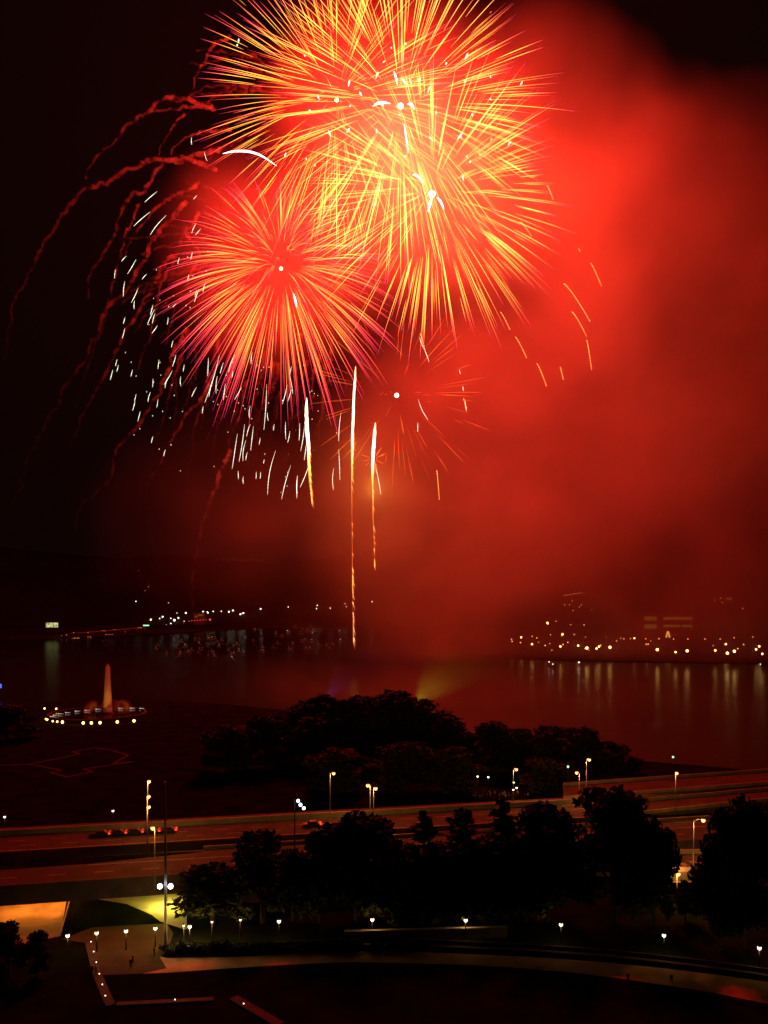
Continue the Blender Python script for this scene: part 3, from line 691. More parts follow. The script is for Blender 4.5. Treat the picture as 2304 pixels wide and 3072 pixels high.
for cx, cy, s in [(1251,239,'M'),(1324,229,'m'),(1349,215,'M'),(1417,228,'m'),(1446,243,'L'),(1480,225,'M'),(1467,184,'s'),(1380,283,'s'),(1417,271,'m'),(1527,253,'s'),(1541,184,'M'),(1128,86,'m'),(1398,98,'s'),(1392,324,'s')]:
    p = hillpt(.3617 * cx, 1780 + .3617 * cy + 2); p.z += 5
    dlamp(p, SZ[s] * 1.35, 'farwhite', 7, 'white road lamp on the hillside between the green sign and the boats', 'white road lamps on the left hillside')
for cx, cy in [(599,170),(642,239),(627,257),(588,303),(728,311),(948,226)] + [(940 + 24 * i, 122 + (i % 3)) for i in range(9)]:
    p = hillpt(.6944 * cx, 1600 + .6944 * cy + 2); p.z += 5
    dlamp(p, .34, 'farorange', 7, 'tiny house lamp high on the dark left hillside', 'tiny house lamps high on the hillside')
for cx, cy in [(427,355),(463,352),(511,350),(553,345),(610,325),(730,325),(850,310),(866,310),(950,300),(1040,320),(590,373),(605,372),(620,371),(640,371),(655,370),(730,362),(750,362),(470,385),(538,374),(880,342),(905,341),(930,341),(1150,286),(1168,285)]:
    X, Y = .3617 * cx, 1780 + .3617 * cy; D = 1010; p = Q(X, Y, D)
    dlamp(p, .26, 'farorange', max(1, p.z), 'dim lamp along the shore road below the billboard', 'dim lamps along the left shore road')
# shore road viaduct, billboard, signs and lit buildings
a, c = Q(75, 1912, 1010), Q(432, 1881, 1150); mb = MB()
mb.prism([a, c, c + Vector((0, 6, 0)), a + Vector((0, 6, 0))], [a.z - 1.2, c.z - 1.2, c.z - 1.2, a.z - 1.2], [a.z, c.z, c.z, a.z])
for i in range(14):
    p = a.lerp(c, i / 13); mb.box((p.x, p.y + 3, (p.z - 1.2) / 2 - 1), (1.4, 3, p.z + .8))
tag(mb.build('viaduct', M['concrete']), 'long pale viaduct climbing along the left shore', 'viaduct')
p = Q(156, 1875, 1000); t = empty('billboard', (p.x, p.y, 1.2), 'lit rectangular billboard with a pale green picture on the left shore', 'billboard')
wd, hh = 37 * 1000 / F, 14 * 1000 / F; zc = p.z - 1.2
m, nt, out = newmat('lit poster'); N = nt.nodes.new; L = nt.links.new
e = N('ShaderNodeEmission'); e.inputs[1].default_value = 1.0; tcn = N('ShaderNodeTexCoord'); nzn = N('ShaderNodeTexNoise'); nzn.inputs['Scale'].default_value = .35
crn = N('ShaderNodeValToRGB'); crn.color_ramp.elements[0].color = (.12, .2, .03, 1); crn.color_ramp.elements[1].color = (.75, .72, .3, 1); crn.color_ramp.elements[0].position = .4; crn.color_ramp.elements[1].position = .58
L(tcn.outputs['Object'], nzn.inputs['Vector']); L(nzn.outputs['Fac'], crn.inputs[0]); L(crn.outputs[0], e.inputs[0]); L(e.outputs[0], out.inputs[0])
pb = MB(); pb.box((0, 0, zc), (wd, .3, hh)); pb.build('poster', m, t)
pb = MB()
for s in (-1, 1): pb.box((s * (wd / 2 + .2), 0, zc), (.4, .6, hh + .8)); pb.box((0, 0, zc + s * (hh / 2 + .2)), (wd, .6, .4))
pb.build('frame', M['darkmetal'], t)
for s in (-1, 1): pb = MB(); pb.tube([(s * wd * .3, .6, 0), (s * wd * .3, .6, zc)], .4, 6); pb.build('post', M['darkmetal'], t)
def signbox(X0, X1, Y0, Y1, D, mat, label, cat='sign', name='lit_sign', zb=1.0):
    a = Q(X0, Y1, D); c = Q(X1, Y0, D); t = empty(name, ((a.x + c.x) / 2, D, zb), label, cat)
    pb = MB(); pb.box((0, 0, (a.z + c.z) / 2 - zb), (c.x - a.x, .5, c.z - a.z)); pb.build('lit_panel', M[mat], t)
    pb = MB(); pb.tube([(0, .6, 0), (0, .6, c.z - zb)], .3, 6); pb.build('post', M['darkmetal'], t); return t
signbox(430, 447, 1875, 1880, 1250, 'fargreen', 'bright green sign by the end of the shore viaduct')
signbox(28, 36, 1919, 1926, 1000, 'farblue', 'larger deep blue lit panel on the left shore'); signbox(41, 46, 1919, 1925, 1000, 'farblue', 'smaller deep blue lit panel right of the larger one')
signbox(-1, 4, 2052, 2064, 480, 'farblue', 'bright blue lamp standard at the left edge above the river', 'lamp', 'blue_lamp', -1.5)
tri = emit('amber triangle', (1, .45, .05), 1.2, False)
p = Q(2004, 1903, 800); mb = MB(); mb.prism([(p.x - 2.4, p.y), (p.x + 2.4, p.y), (p.x + .5, p.y + .8), (p.x - .5, p.y + .8)], p.z - 3, p.z + 2.5)
o = MB(); o.add([(-2.4, 0, -3), (-.9, 0, -3), (-.1, 0, 1.2), (.1, 0, 1.2), (.9, 0, -3), (2.4, 0, -3), (.8, 0, 3), (-.8, 0, 3)] + [(x, .5, z) for x, z in ((-2.4, -3), (-.9, -3), (-.1, 1.2), (.1, 1.2), (.9, -3), (2.4, -3), (.8, 3), (-.8, 3))],
     [(0, 1, 2, 7), (2, 3, 6, 7), (3, 4, 5, 6), (15, 10, 9, 8), (15, 14, 11, 10), (14, 13, 12, 11), (0, 8, 9, 1), (4, 12, 13, 5), (5, 13, 14, 6), (6, 14, 15, 7), (7, 15, 8, 0), (1, 9, 10, 2), (3, 11, 12, 4), (2, 10, 11, 3)])
o.tube([(0, .8, -p.z + 1), (0, .8, 3)], .3, 6, 1)
o = o.build('lit_portal', [tri, M['darkmetal']]); o.location = p; tag(o, 'amber lit tapering gate shape on the far right bank', 'gate')
# low lit building with dim window bands
winm = emit('dim window', (1, .42, .05), .10, False)
def building(X0, X1, Y0, Y1, D, bands, label, zb=1.0):
    a, c = Q(X0, Y1, D), Q(X1, Y0, D); t = empty('building', ((a.x + c.x) / 2, D, zb), label, 'building'); W = c.x - a.x; top_ = c.z - zb
    wb = MB(); wb.box((0, 8, top_ / 2), (W, 16, top_)); wb.build('wall', M['facade'], t)
    rb2 = MB(); rb2.box((0, 8, top_ + .3), (W + 1, 17, .6)); rb2.build('roof', M['darkconc'], t)
    for x0, x1, y0, y1 in bands:
        q0, q1 = Q(x0, y1, D), Q(x1, y0, D)
        pb = MB(); pb.box(((q0.x + q1.x) / 2 - t.location.x, -.05, (q0.z + q1.z) / 2 - zb), (q1.x - q0.x, .2, q1.z - q0.z)); pb.build('window', winm, t)
    return t
building(1925, 2085, 1840, 1960, 980, [(1932, 1970, 1850, 1862), (1932, 1970, 1873, 1886), (1990, 2078, 1851, 1860), (1990, 2040, 1874, 1882), (2044, 2078, 1874, 1882)], 'long low building with dim amber window bands on the far right bank')
building(2172, 2202, 1790, 1850, 1400, [(2178, 2196, 1792, 1800)], 'small dim lit building high on the right hillside', hillpt(2187, 1850).z - 3)
building(580, 612, 1838, 1880, 1290, [(585, 592, 1846, 1853), (594, 610, 1842, 1848)], 'amber lit building above the red lights on the left hillside', 1.2)
bpy.data.objects[-1] if False else None
p0, p1 = Q(567, 1863, 1270), Q(618, 1859, 1270); rbm = MB()
for i in range(7): rbm.ball(p0.lerp(p1, i / 6) - p0, .45, 1, 6, 4)
rbm.ball(p1 - p0 + Vector((6, 0, 0)), 1.1, 1, 7, 5); rbm.tube([(0, 0, -.6), p1 - p0 + Vector((0, 0, -.6))], .2, 5, 0)
for i in (0, 3, 6): q = p0.lerp(p1, i / 6) - p0; rbm.tube([q + Vector((0, 0, -p0.z)), q], .2, 5, 0)
o = rbm.build('light_string', [M['darkmetal'], M['farred']]); o.location = p0; tag(o, 'row of red lamps below the amber lit building on the left hillside', 'light string')
# boats on the river
def boatmesh(mat, r):
    mb = MB(); L_ = 4.2
    st = [(-L_, 1.1, 0), (-1.5, 1.45, 0), (2, 1.2, .1), (L_, .1, .5)]
    vs = []; 
    for x, w_, dz in st: vs += [(x, -w_, 1.0 + dz), (x, -w_ * .6, -.3), (x, w_ * .6, -.3), (x, w_, 1.0 + dz)]
    fs = [(0, 1, 2, 3), (15, 14, 13, 12)]
    for i in range(3):
        for k in range(4): fs.append((i * 4 + k, i * 4 + (k + 1) % 4, i * 4 + 4 + (k + 1) % 4, i * 4 + 4 + k))
    mb.add(vs, fs, 0); mb.prism([(-2, -.9), (1.2, -.75), (1.2, .75), (-2, .9)], 1.0, 2.1, 0); mb.tube([(-.4, 0, 2.1), (-.4, 0, 3.6)], .06, 5, 1); mb.ball((-.4, 0, 3.7), r, 2, 7, 5)
    return mb.mesh('moored_boat', [M['hull'], M['darkmetal'], M[mat]])
BM = {(m_, s): boatmesh(m_, {'s': .2, 'm': .36}[s]) for m_ in ('boatwhite', 'farred', 'boatorange') for s in 'sm'}
bl = [(7,253),(98,369),(134,365),(127,401),(213,363),(238,358),(264,357),(321,371),(283,388),(296,419),(67,446),(40,464),(13,414),(133,441,1),(155,440,1),(127,475,1),(238,456),(246,478,1),(252,501),(376,453),(394,477),(413,480),(404,510,2),(411,526),(416,416),(446,402),(459,448),(502,464),(516,353),(593,297),(653,423),(660,443),(655,460),(665,460,1),(748,427),(785,396),(862,308,2),(872,318),(908,399),(893,448),(872,436),(924,267),(985,380),(1008,373),(1053,383),(1066,379),(1076,390),(1010,430),(1024,438),(1046,438),(1071,321,2),(1061,264),(1033,300),(1076,297),(1125,407),(1187,415),(1235,407),(1215,442,1),(1220,325),(1299,308,2),(1299,376,2),(975,316),(990,291),(766,317),(815,338,1),(580,378)]
bl = [(550 + .3617 * q[0], 1780 + .3617 * q[1], q[2] if len(q) > 2 else 0) for q in bl]
bl += [(.3617 * cx, 1780 + .3617 * cy, k) for cx, cy, k in ((1507,381,0),(1305,408,0),(1290,439,0),(1380,470,1),(1464,430,0),(1497,473,0),(1483,498,1),(1535,418,0),(1560,464,0))]
for X, Y, k in bl:
    D = (H - 2.2) * F / (Y - YH); p = Q(X, Y, D); p.z = -1.4
    D = min(D, 1290)
    o = link('moored_boat', BM[(('boatorange' if rng.random() < .5 else 'boatwhite'), 's') if k == 0 else (('farred', 's') if k == 1 else ('boatwhite', 'm'))])
    o.location = (p.x, D, -1.4); s = D / 1150; o.rotation_euler[2] = rng.uniform(0, 6.28); o.scale = (s, s, s)
    tag(o, ('small boat with a red lamp among the fleet watching on the dark river', 'small boat with a white or orange lamp among the fleet on the dark river', 'boat with a brighter white lamp among the fleet on the dark river')[{1: 0, 0: 1, 2: 2}[k]], 'boat', 'boats watching from the river')
# ------------------------------------------------------------------ green and blue lights with their low smoke behind the wood
for X, Y, D, col, e, lab in ((1236, 2118, 420, (.55, .6, .02), 170000, 'yellow green floodlight behind the highest trees of the wood'), (1362, 2150, 420, (.5, .5, .03), 110000, 'dimmer yellow green floodlight behind the wood'), (972, 2092, 470, (.1, .16, 1), 18000, 'blue floodlight behind the left part of the wood')):
    p = Q(X, Y + 10, D); t = empty('flood_lamp', (p.x, D, 0), lab, 'floodlight', None)
    mb = MB(); mb.tube([(0, 0, -.1), (0, 0, p.z)], .15, 6); mb.build('pole', M['darkmetal'], t)
    mb = MB(); mb.tube([(-.3, 0, p.z - .2), (.5, .2, p.z + .5)], [.2, .5], 8); mb.build('lamp_housing', M['darkmetal'], t)
    light('flood_beam', (1, .4, p.z + .9), e, col, t, .3, 'SPOT', math.radians(70), (8, 4, p.z + 9))

# ------------------------------------------------------------------ smoke
def blob(X, Y, D, rx, ry, rd, wt): s = D / F; return (Q(X, Y, D), (rx * s, rd, ry * s), wt)
def hullmesh(name, blobs, mat, zmin=-1.0, vox=14):
    mb = MB()
    for c, r, wt in blobs: mb.ball(c, 1, 0, 20, 12, (r[0] * 1.16, r[1] * 1.16, r[2] * 1.16))
    mb.v = [(x, y, max(zmin, z)) for x, y, z in mb.v]
    me = mb.mesh(name, mat); o = bpy.data.objects.new(name, me); COL.objects.link(o)
    rm = o.modifiers.new('r', 'REMESH'); rm.mode = 'VOXEL'; rm.voxel_size = vox
    dg = bpy.context.evaluated_depsgraph_get(); nm = bpy.data.meshes.new_from_object(o.evaluated_get(dg))
    o.modifiers.clear(); o.data = nm; nm.materials.clear(); nm.materials.append(mat)
    return o
plume = [blob(1150, 330, 730, 420, 400, 75, 1.4), blob(1290, 560, 725, 420, 400, 75, 1.5), blob(1630, 480, 745, 500, 470, 100, 1.1), blob(850, 770, 735, 400, 380, 70, 1.0), blob(2100, 800, 722, 640, 640, 90, 1.9),
         blob(1600, 1000, 800, 640, 500, 100, .5), blob(2320, 1250, 722, 640, 760, 90, 1.9), blob(1700, 1450, 770, 760, 620, 110, .6), blob(1180, 1480, 735, 360, 460, 80, .55),
         blob(1500, 1830, 755, 700, 460, 110, .75), blob(2150, 1720, 780, 760, 600, 120, .8), blob(760, 1560, 800, 560, 400, 70, .16)]
sm = smokemat('firework smoke', .014, blobs=plume, nscale=.011, lo=.42, hi=1.42, warp=35)
tag(hullmesh('smoke_plume', plume, sm), 'huge red lit smoke cloud drifting right behind the bursts', 'smoke', None, 'stuff')
low = [blob(1250, 2070, 450, 560, 170, 60, .9), blob(1700, 2120, 450, 660, 150, 60, .7), blob(980, 2060, 470, 340, 140, 60, .8)]
sm2 = smokemat('low smoke', .002, blobs=low, nscale=.03, warp=12)
tag(hullmesh('low_smoke', low, sm2, -1.0, 6), 'thin smoke lying low over the river behind the wood', 'smoke', None, 'stuff')

# ------------------------------------------------------------------ fireworks
gold = [(0, (.9, .2, .03)), (.22, (1, .5, .05)), (.5, (1, .4, .04)), (.66, (1, .13, .05)), (.9, (1, .05, .07)), (1, (.3, .02, .12))]
yell = [(0, (1, .34, .05)), (.2, (1, .58, .09)), (.55, (1, .48, .06)), (.72, (1, .22, .05)), (.9, (1, .07, .06)), (1, (.45, .04, .2))]
redg = [(0, (1, .16, .05)), (.22, (1, .34, .05)), (.42, (1, .26, .04)), (.58, (1, .07, .06)), (.9, (.9, .03, .07)), (1, (.2, .02, .16))]
redd = [(0, (.5, .05, .01)), (.5, (1, .14, .02)), (1, (1, .2, .03))]
M['yell'] = burn('yellow star trail', yell, 1.3); M['gold'] = burn('gold star trail', gold, 1.1); M['redg'] = burn('red gold star trail', redg, 1.1); M['redd'] = burn('dull red star trail', redd, .4)
M['core'] = emit('burst core', (1, .75, .25), 5, False, True); M['corew'] = emit('white burst core', (1, .92, .8), 5, False, True)
M['glit'] = burn('white glitter', [(0, (1, .9, .6)), (.6, (.95, 1, .75)), (1, (1, .8, .5))], 1.0)
def trail(mb, c, d, R, s0, s1, droop, w_, n=10, curl=0.0):
    pts = []; rad = []; ht = []
    side = d.cross(Vector((0, 0, 1))) * curl
    for i in range(n):
        u = i / (n - 1); s = s0 + (s1 - s0) * u
        pts.append(c + d * R * s + Vector((0, 0, -droop * R * s * s)) + side * R * s * s)
        rad.append(w_ * (.35 + .65 * min(1, u / .3)) * (1 - .82 * max(0, (u - .55) / .45) ** 1.4)); ht.append(u)
    mb.tube(pts, rad, 4, 0, ht, True)
def sphere_dirs(n, seed, jit=.2):
    r = random.Random(seed); out_ = []
    for i in range(n):
        z = 1 - 2 * (i + .5) / n; ph = i * 2.39996 + r.gauss(0, jit * 2)
        z = max(-1, min(1, z + r.gauss(0, jit * .3))); q = math.sqrt(max(0, 1 - z * z)); out_.append(Vector((q * math.cos(ph), q * math.sin(ph), z)).normalized())
    r.shuffle(out_); return out_, r
def burst(X, Y, Rpx, n, seed, mat, label, core, coreR, energy, color, s0=(.3, .68), s1=(.82, 1.05), droop=.12, w_=(.09, .25), D=DF, twin=.35, name='firework_burst', glow_lights=0):
    c = Q(X, Y, D); t = empty(name, c, label, 'firework'); R = Rpx * D / F
    dirs, r = sphere_dirs(n, seed)
    rest = MB(); k = 0; O = Vector((0, 0, 0))
    for d in dirs:
        mb = MB() if k < 100 else rest
        sa, sb2 = r.uniform(*s0), r.uniform(*s1); wi = r.uniform(*w_)
        trail(mb, O, d, R, sa, sb2, droop * r.uniform(.7, 1.3), wi)
        if r.random() < twin:
            d2 = (d + Vector((r.gauss(0, .02), r.gauss(0, .02), r.gauss(0, .02)))).normalized(); trail(mb, O, d2, R, sa * r.uniform(.9, 1.3), sb2 * r.uniform(.85, 1.0), droop, wi * .7)
        if k < 100: mb.build('star_trail', M[mat], t, heat=True)
        k += 1
    if rest.v: tag(rest.build('star_trails', M[mat], t, heat=True), kind='stuff')
    if coreR:
        cb = MB(); cb.ball(O, coreR, 0, 12, 8); cb.build('core', M[core], t, smooth=True)
    if energy: light('burst_light', O, energy * FIRE, color, t, 4.0)
    for q in range(glow_lights):     # yellow lights added inside the smoke, for the glow round the core
        a_ = q * 2.4 + seed; light('core_glow_light', (math.cos(a_) * (18 + 7 * q), 34 + 7 * (q % 3), math.sin(a_) * (18 + 6 * q)), E0 * .011 * FIRE, (1, .30, .09), t, 14.0)
    return t
RED = (1, .005, .0065); ORG = (1, .010, .008)
E0 = 3.3e6
burst(1010, 300, 440, 270, 1, 'gold', 'wide gold and red burst at the upper left with a small bright core', 'core', 1.4, E0 * 1.0, RED)
burst(1202, 318, 490, 320, 2, 'yell', 'largest yellow burst at the top centre with a bright yellow core', 'core', 2.1, E0 * 1.4, ORG, droop=.08, glow_lights=8)
burst(1296, 582, 445, 250, 3, 'yell', 'yellow burst at the right with a white core and long lower streaks', 'corew', 2.5, E0 * 1.4, ORG, glow_lights=8)
burst(843, 806, 380, 290, 4, 'redg', 'lower left red and gold burst with a small core and drooping streaks', 'core', 1.3, E0 * .55, RED, s0=(.2, .6), droop=.33, w_=(.09, .24))
burst(1190, 1186, 290, 70, 5, 'redd', 'faint dull red burst below the others with a lone white core', 'corew', 1.6, E0 * .05, RED, s0=(.4, .75), s1=(.8, 1.05), droop=.05, w_=(.1, .26), twin=.1)
burst(1121, 1376, 42, 12, 6, 'redd', 'tiny orange burst beside the right rising comet', 'core', 0, 0, ORG, s0=(.1, .4), s1=(.8, 1.1), droop=.0, w_=(.22, .4), twin=0)

# bright white crescents
def arc(px, wmax, label, parent=None, mat='corew'):
    pts = [Q(X, Y, DF - 20) for X, Y in px]; n = len(px) * 4; P = []
    for i in range(n):
        u = i / (n - 1) * (len(pts) - 1); k = min(int(u), len(pts) - 2); P.append(pts[k].lerp(pts[k + 1], u - k))
    for _ in range(3): P = [P[0]] + [(P[i - 1] + P[i] * 2 + P[i + 1]) / 4 for i in range(1, n - 1)] + [P[-1]]
    c = P[len(P) // 2].copy(); mb = MB(); mb.tube([p - c for p in P], [wmax * max(.12, math.sin(math.pi * (.04 + .92 * i / (n - 1)))) for i in range(n)], 6)
    o = mb.build('flare', M[mat], None, c); return tag(o, label, 'firework flare')
M['flarew'] = emit('white flare', (1, .9, .85), 3.5, False)
arc([(668, 461), (700, 453), (745, 453), (785, 466), (830, 498)], .75, 'long white crescent flare at the left between the two left bursts', mat='flarew')
arc([(1118, 320), (1132, 309), (1150, 307), (1172, 311)], .9, 'white crescent flare left of the top yellow core', mat='flarew')
arc([(1222, 312), (1234, 312), (1243, 326)], .9, 'white crescent flare right of the top yellow core', mat='flarew')
arc([(1237, 524), (1250, 525), (1270, 548)], .8, 'white crescent flare above the right burst core', mat='flarew')
arc([(1310, 592), (1322, 604), (1332, 628)], .8, 'white crescent flare right of the right burst core', mat='flarew')
arc([(1296, 590), (1290, 610), (1284, 636)], 1.0, 'white flare hanging under the right burst core', mat='flarew')
arc([(880, 880), (886, 900), (890, 922)], .7, 'white flare in the lower part of the lower left burst', mat='flarew')
arc([(1182, 214), (1188, 232), (1192, 255)], .7, 'short white flare above the top yellow core', mat='flarew')
arc([(1212, 370), (1218, 410), (1225, 460)], .5, 'slim white flare below the top yellow core', mat='flarew')

# rising comets
M['comet'] = burn('comet fire', [(0, (1, .8, .45)), (.3, (1, .9, .7)), (.5, (1, .55, .15)), (.65, (.6, .25, .04)), (.8, (.32, .075, .01)), (1, (.13, .022, .003))], 1.5)
def comet(prof, label, e, ragged):
    """prof: list of X, Y, half width in source pixels, heat"""
    s = DF / F; c = Q(prof[-1][0], prof[-1][1], DF); t = empty('rising_comet', c, label, 'firework comet')
    head = [q for q in prof if q[3] <= .6]; tail = [q for q in prof if q[3] >= .55]
    for nm, seg in (('comet_head', head), ('comet_tail', tail)):
        if len(seg) < 2: continue
        P = []; Rr = []; Hh = []
        for i in range(len(seg) - 1):
            for k in range(6):
                u = k / 6; q = [seg[i][j] * (1 - u) + seg[i + 1][j] * u for j in range(4)]
                P.append(Q(q[0] + rng.gauss(0, .25), q[1], DF) - c); Rr.append(q[2] * s * rng.uniform(.9, 1.1)); Hh.append(q[3])
        P.append(Q(*seg[-1][:2], DF) - c); Rr.append(seg[-1][2] * s); Hh.append(seg[-1][3])
        mb = MB(); mb.tube(P, Rr, 6, 0, Hh); mb.build(nm, M['comet'], t, heat=True)
    mb = MB()
    for _ in range(ragged):
        i = rng.randrange(len(prof) - 1); u = rng.random(); q = [prof[i][j] * (1 - u) + prof[i + 1][j] * u for j in range(4)]
        if q[3] < .35: continue
        a = Q(q[0] + rng.uniform(0, q[2]), q[1], DF) - c; b2 = a + Vector((rng.uniform(.4, 2.2), 0, -rng.uniform(2, 7))); mb.tube([a, b2], [.22, .06], 4, 0, [.62, .85])
    if mb.v: tag(mb.build('sparks', M['comet'], t, heat=True), kind='stuff')
    light('comet_light', Q(prof[4][0] + 4, prof[4][1] + 40, DF + 48) - c, e * .3 * FIRE, (1, .36, .05), t, 2)
comet([(920, 1193, .8, 0), (919, 1225, 4.5, .1), (921, 1290, 5.5, .2), (926, 1345, 4.5, .35), (926, 1370, 4, .5), (927, 1400, 3.5, .6), (929, 1440, 2.5, .75), (932, 1475, 1.5, .85), (935, 1510, .7, 1)], 'left rising comet, thick white with a ragged golden tail', E0 * .03, 60)
comet([(1067, 1100, .8, 0), (1065, 1140, 3.2, .1), (1061, 1200, 3.2, .3), (1060, 1250, 3.8, .35), (1057, 1310, 3.5, .4), (1057, 1350, 3.2, .5), (1056, 1390, 2.2, .6), (1055, 1440, 1.2, .75), (1056, 1560, .6, .95), (1057, 1690, .7, .85), (1058, 1760, 1.4, .7), (1058, 1800, .5, .95), (1059, 1840, .5, 1), (1060, 1880, 1.3, .75), (1060, 1930, .5, 1)], 'middle rising comet, tallest, with a thin gold line down to the river', E0 * .03, 60)
comet([(1126, 1268, .8, 0), (1124, 1300, 4.2, .1), (1120, 1350, 5.0, .2), (1118, 1390, 4.2, .4), (1117, 1420, 2.5, .55), (1118, 1460, 1.6, .7), (1119, 1540, 1.1, .8), (1122, 1620, .7, .9), (1123, 1700, .4, 1)], 'right rising comet beside the tiny orange burst', E0 * .05, 40)

# falling white glitter at the left
gl = []
def glz(cx, cy, x0, y0, sc): return (x0 + cx * sc, y0 + cy * sc)
for a in [(105,300,95,530),(240,275,60,860),(290,365,250,500),(435,265,355,480),(410,470,395,555),(650,235,635,380),(215,530,200,750),(315,625,290,830),(40,905,28,995),(520,665,430,825),(830,630,795,1200),(1085,640,1025,880),(1140,410,1115,520),(1118,530,1155,755),(1140,690,1095,845),(625,900,615,1060),(840,985,850,1090),(465,1250,400,1685),(555,1130,485,1600),(625,1130,580,1285),(570,1330,535,1590),(665,1155,630,1460),(590,1480,570,1580),(750,1300,735,1385),(940,1460,840,2010),(1130,1640,1015,2065),(1065,1100,1068,1320),(1118,1215,1090,1360),(1240,1115,1233,1335),(1300,1155,1252,1465),(1320,1390,1297,1580),(475,1710,478,1815),(540,1780,540,1875),(755,1725,748,1810),(700,1720,697,1812),(1210,1780,1205,2060),(150,610,110,790),(925,1130,915,1210),(800,1570,788,1620)]:
    gl.append((*glz(a[0], a[1], 600, 1000, .2411), *glz(a[2], a[3], 600, 1000, .2411)))
for a in [(870,1058,800,1118),(830,1172,740,1250),(920,1190,830,1300),(700,1415,672,1445),(640,1490,634,1540),(752,1435,705,1515),(812,1515,785,1545),(765,1590,725,1675),(690,1555,682,1640),(855,1710,815,1795),(745,1660,742,1710),(1110,1265,1080,1300),(1090,1080,1070,1102),(1085,1235,1060,1290),(930,1755,925,1795),(870,1800,840,1843),(1060,758,1060,800),(1130,840,1145,890),(1100,1600,1075,1670),(975,1680,955,1700)]:
    gl.append((*glz(a[0], a[1], 0, 0, .5425), *glz(a[2], a[3], 0, 0, .5425)))
for a in [(1720,600,1690,555),(1785,620,1775,570)]: pass
for a in [(315,780,300,830),(245,800,240,840),(300,845,265,905),(220,880,218,915),(350,820,345,850),(335,870,335,910),(400,915,380,955),(240,965,235,1000),(1000,1020,990,1140),(990,1170,995,1300),(820,1280,818,1360),(1140,1230,1165,1360),(1320,965,1360,1050),(1318,1060,1318,1100),(1325,705,1340,750),(1340,745,1365,810),(1490,840,1495,860),(1505,910,1508,930),(1515,970,1520,1010),(970,1250,968,1340),(870,1230,830,1330)]:
    gl.append((*glz(a[0], a[1], 300, 500, .7233), *glz(a[2], a[3], 300, 500, .7233)))
dots = [(rng.uniform(440, 1000), 0) for _ in range(0)]
t = empty('glitter_burst', Q(760, 1150, DF), 'fading white glitter sparks falling at the left and below the lower left burst', 'firework'); c0_ = t.location.copy()
k = 0; rest = MB()
def glit_run(mb, x0, y0, x1, y1, thick=1.0):
    ln = math.hypot(x1 - x0, y1 - y0); n = max(2, int(ln / 4.2)); bend = rng.uniform(-.03, .06) * ln
    P = []; Rr = []; Hh = []
    for i in range(n * 3 + 1):
        u = i / (n * 3); br = max(.3, math.sin(math.pi * (.15 + .8 * (1 - u)))) * rng.uniform(.6, 1.2)
        P.append(Q(x0 + (x1 - x0) * u - bend * math.sin(math.pi * u), y0 + (y1 - y0) * u, DF) - c0_)
        Rr.append((.03, .27 * thick * br, .27 * thick * br)[i % 3] if i < n * 3 else .03); Hh.append(u)
    mb.tube(P, Rr, 5, 0, Hh)
for i in range(52):   # scattered single sparks and short runs
    ang_ = rng.uniform(2.0, 4.0)
    X = 800 + 430 * math.cos(ang_) * rng.uniform(.65, 1.1); Y = 950 - 420 * math.sin(ang_) * rng.uniform(.5, 1.1) + 150
    ln = rng.choice((3, 3, 4, 20, 30)); gl.append((X, Y, X - ln * .25, Y + ln))
for i in range(34):
    X = rng.uniform(640, 1010); Y = rng.uniform(1080, 1480); gl.append((X, Y, X - .5, Y + 3))
for (x0, y0, x1, y1) in gl:
    mb = MB() if k < 100 else rest
    glit_run(mb, x0, y0, x1, y1); k += 1
    if mb is not rest and mb.v: mb.build('spark_run', M['glit'], t, heat=True)
tag(rest.build('spark_runs', M['glit'], t, heat=True), kind='stuff')
# white sparks inside the top bursts
t2 = empty('glitter_burst', Q(1280, 400, DF - 60), 'scattered white glitter sparks in front of the top yellow bursts', 'firework')
for i in range(46):
    X = rng.gauss(1240, 260); Y = rng.gauss(380, 150)
    if Y < 5 or X > 1620: continue
    mb = MB(); kk = rng.choice((1, 1, 2, 3))
    q0 = Q(X, Y, DF - 60) - t2.location; q1 = q0 + Vector((rng.uniform(-1, 1), 0, -1.2)) * kk * 1.3; rr = rng.uniform(.3, .7); mb.tube([q0, q0.lerp(q1, .3), q0.lerp(q1, .6), q1], [.1, rr, rr * .8, .05], 6, 0, [.5] * 4)
    mb.build('spark', M['glit'], t2, heat=True)
# faint dotted gold sparks falling on the right
M['glitg'] = burn('gold glitter', [(0, (1, .6, .12)), (1, (1, .35, .05))], .9)
t3 = empty('glitter_burst', Q(1720, 900, DF), 'sparse dotted gold sparks falling right of the bursts against red smoke', 'firework')
for x0, y0, x1, y1 in [(1690, 850, 1770, 965), (1770, 788, 1805, 860), (1500, 935, 1530, 990), (1545, 1010, 1580, 1075), (1715, 935, 1760, 1010), (1640, 555, 1660, 600), (1560, 665, 1595, 710), (1735, 745, 1740, 755), (1260, 1000, 1275, 1050), (1390, 1195, 1400, 1235), (1680, 1100, 1690, 1140), (1610, 1090, 1640, 1160), (1310, 1410, 1318, 1500), (1760, 1020, 1775, 1110)]:
    mb = MB(); n = max(3, int(math.hypot(x1 - x0, y1 - y0) / 8)) * 3
    mb.tube([Q(x0 + (x1 - x0) * (i / n) ** .8, y0 + (y1 - y0) * i / n, DF) - t3.location for i in range(n + 1)], [(.02, .3, .3)[i % 3] * rng.uniform(.6, 1.2) for i in range(n + 1)], 5, 0, [i / n for i in range(n + 1)])
    mb.build('spark_run', M['glitg'], t3, heat=True)

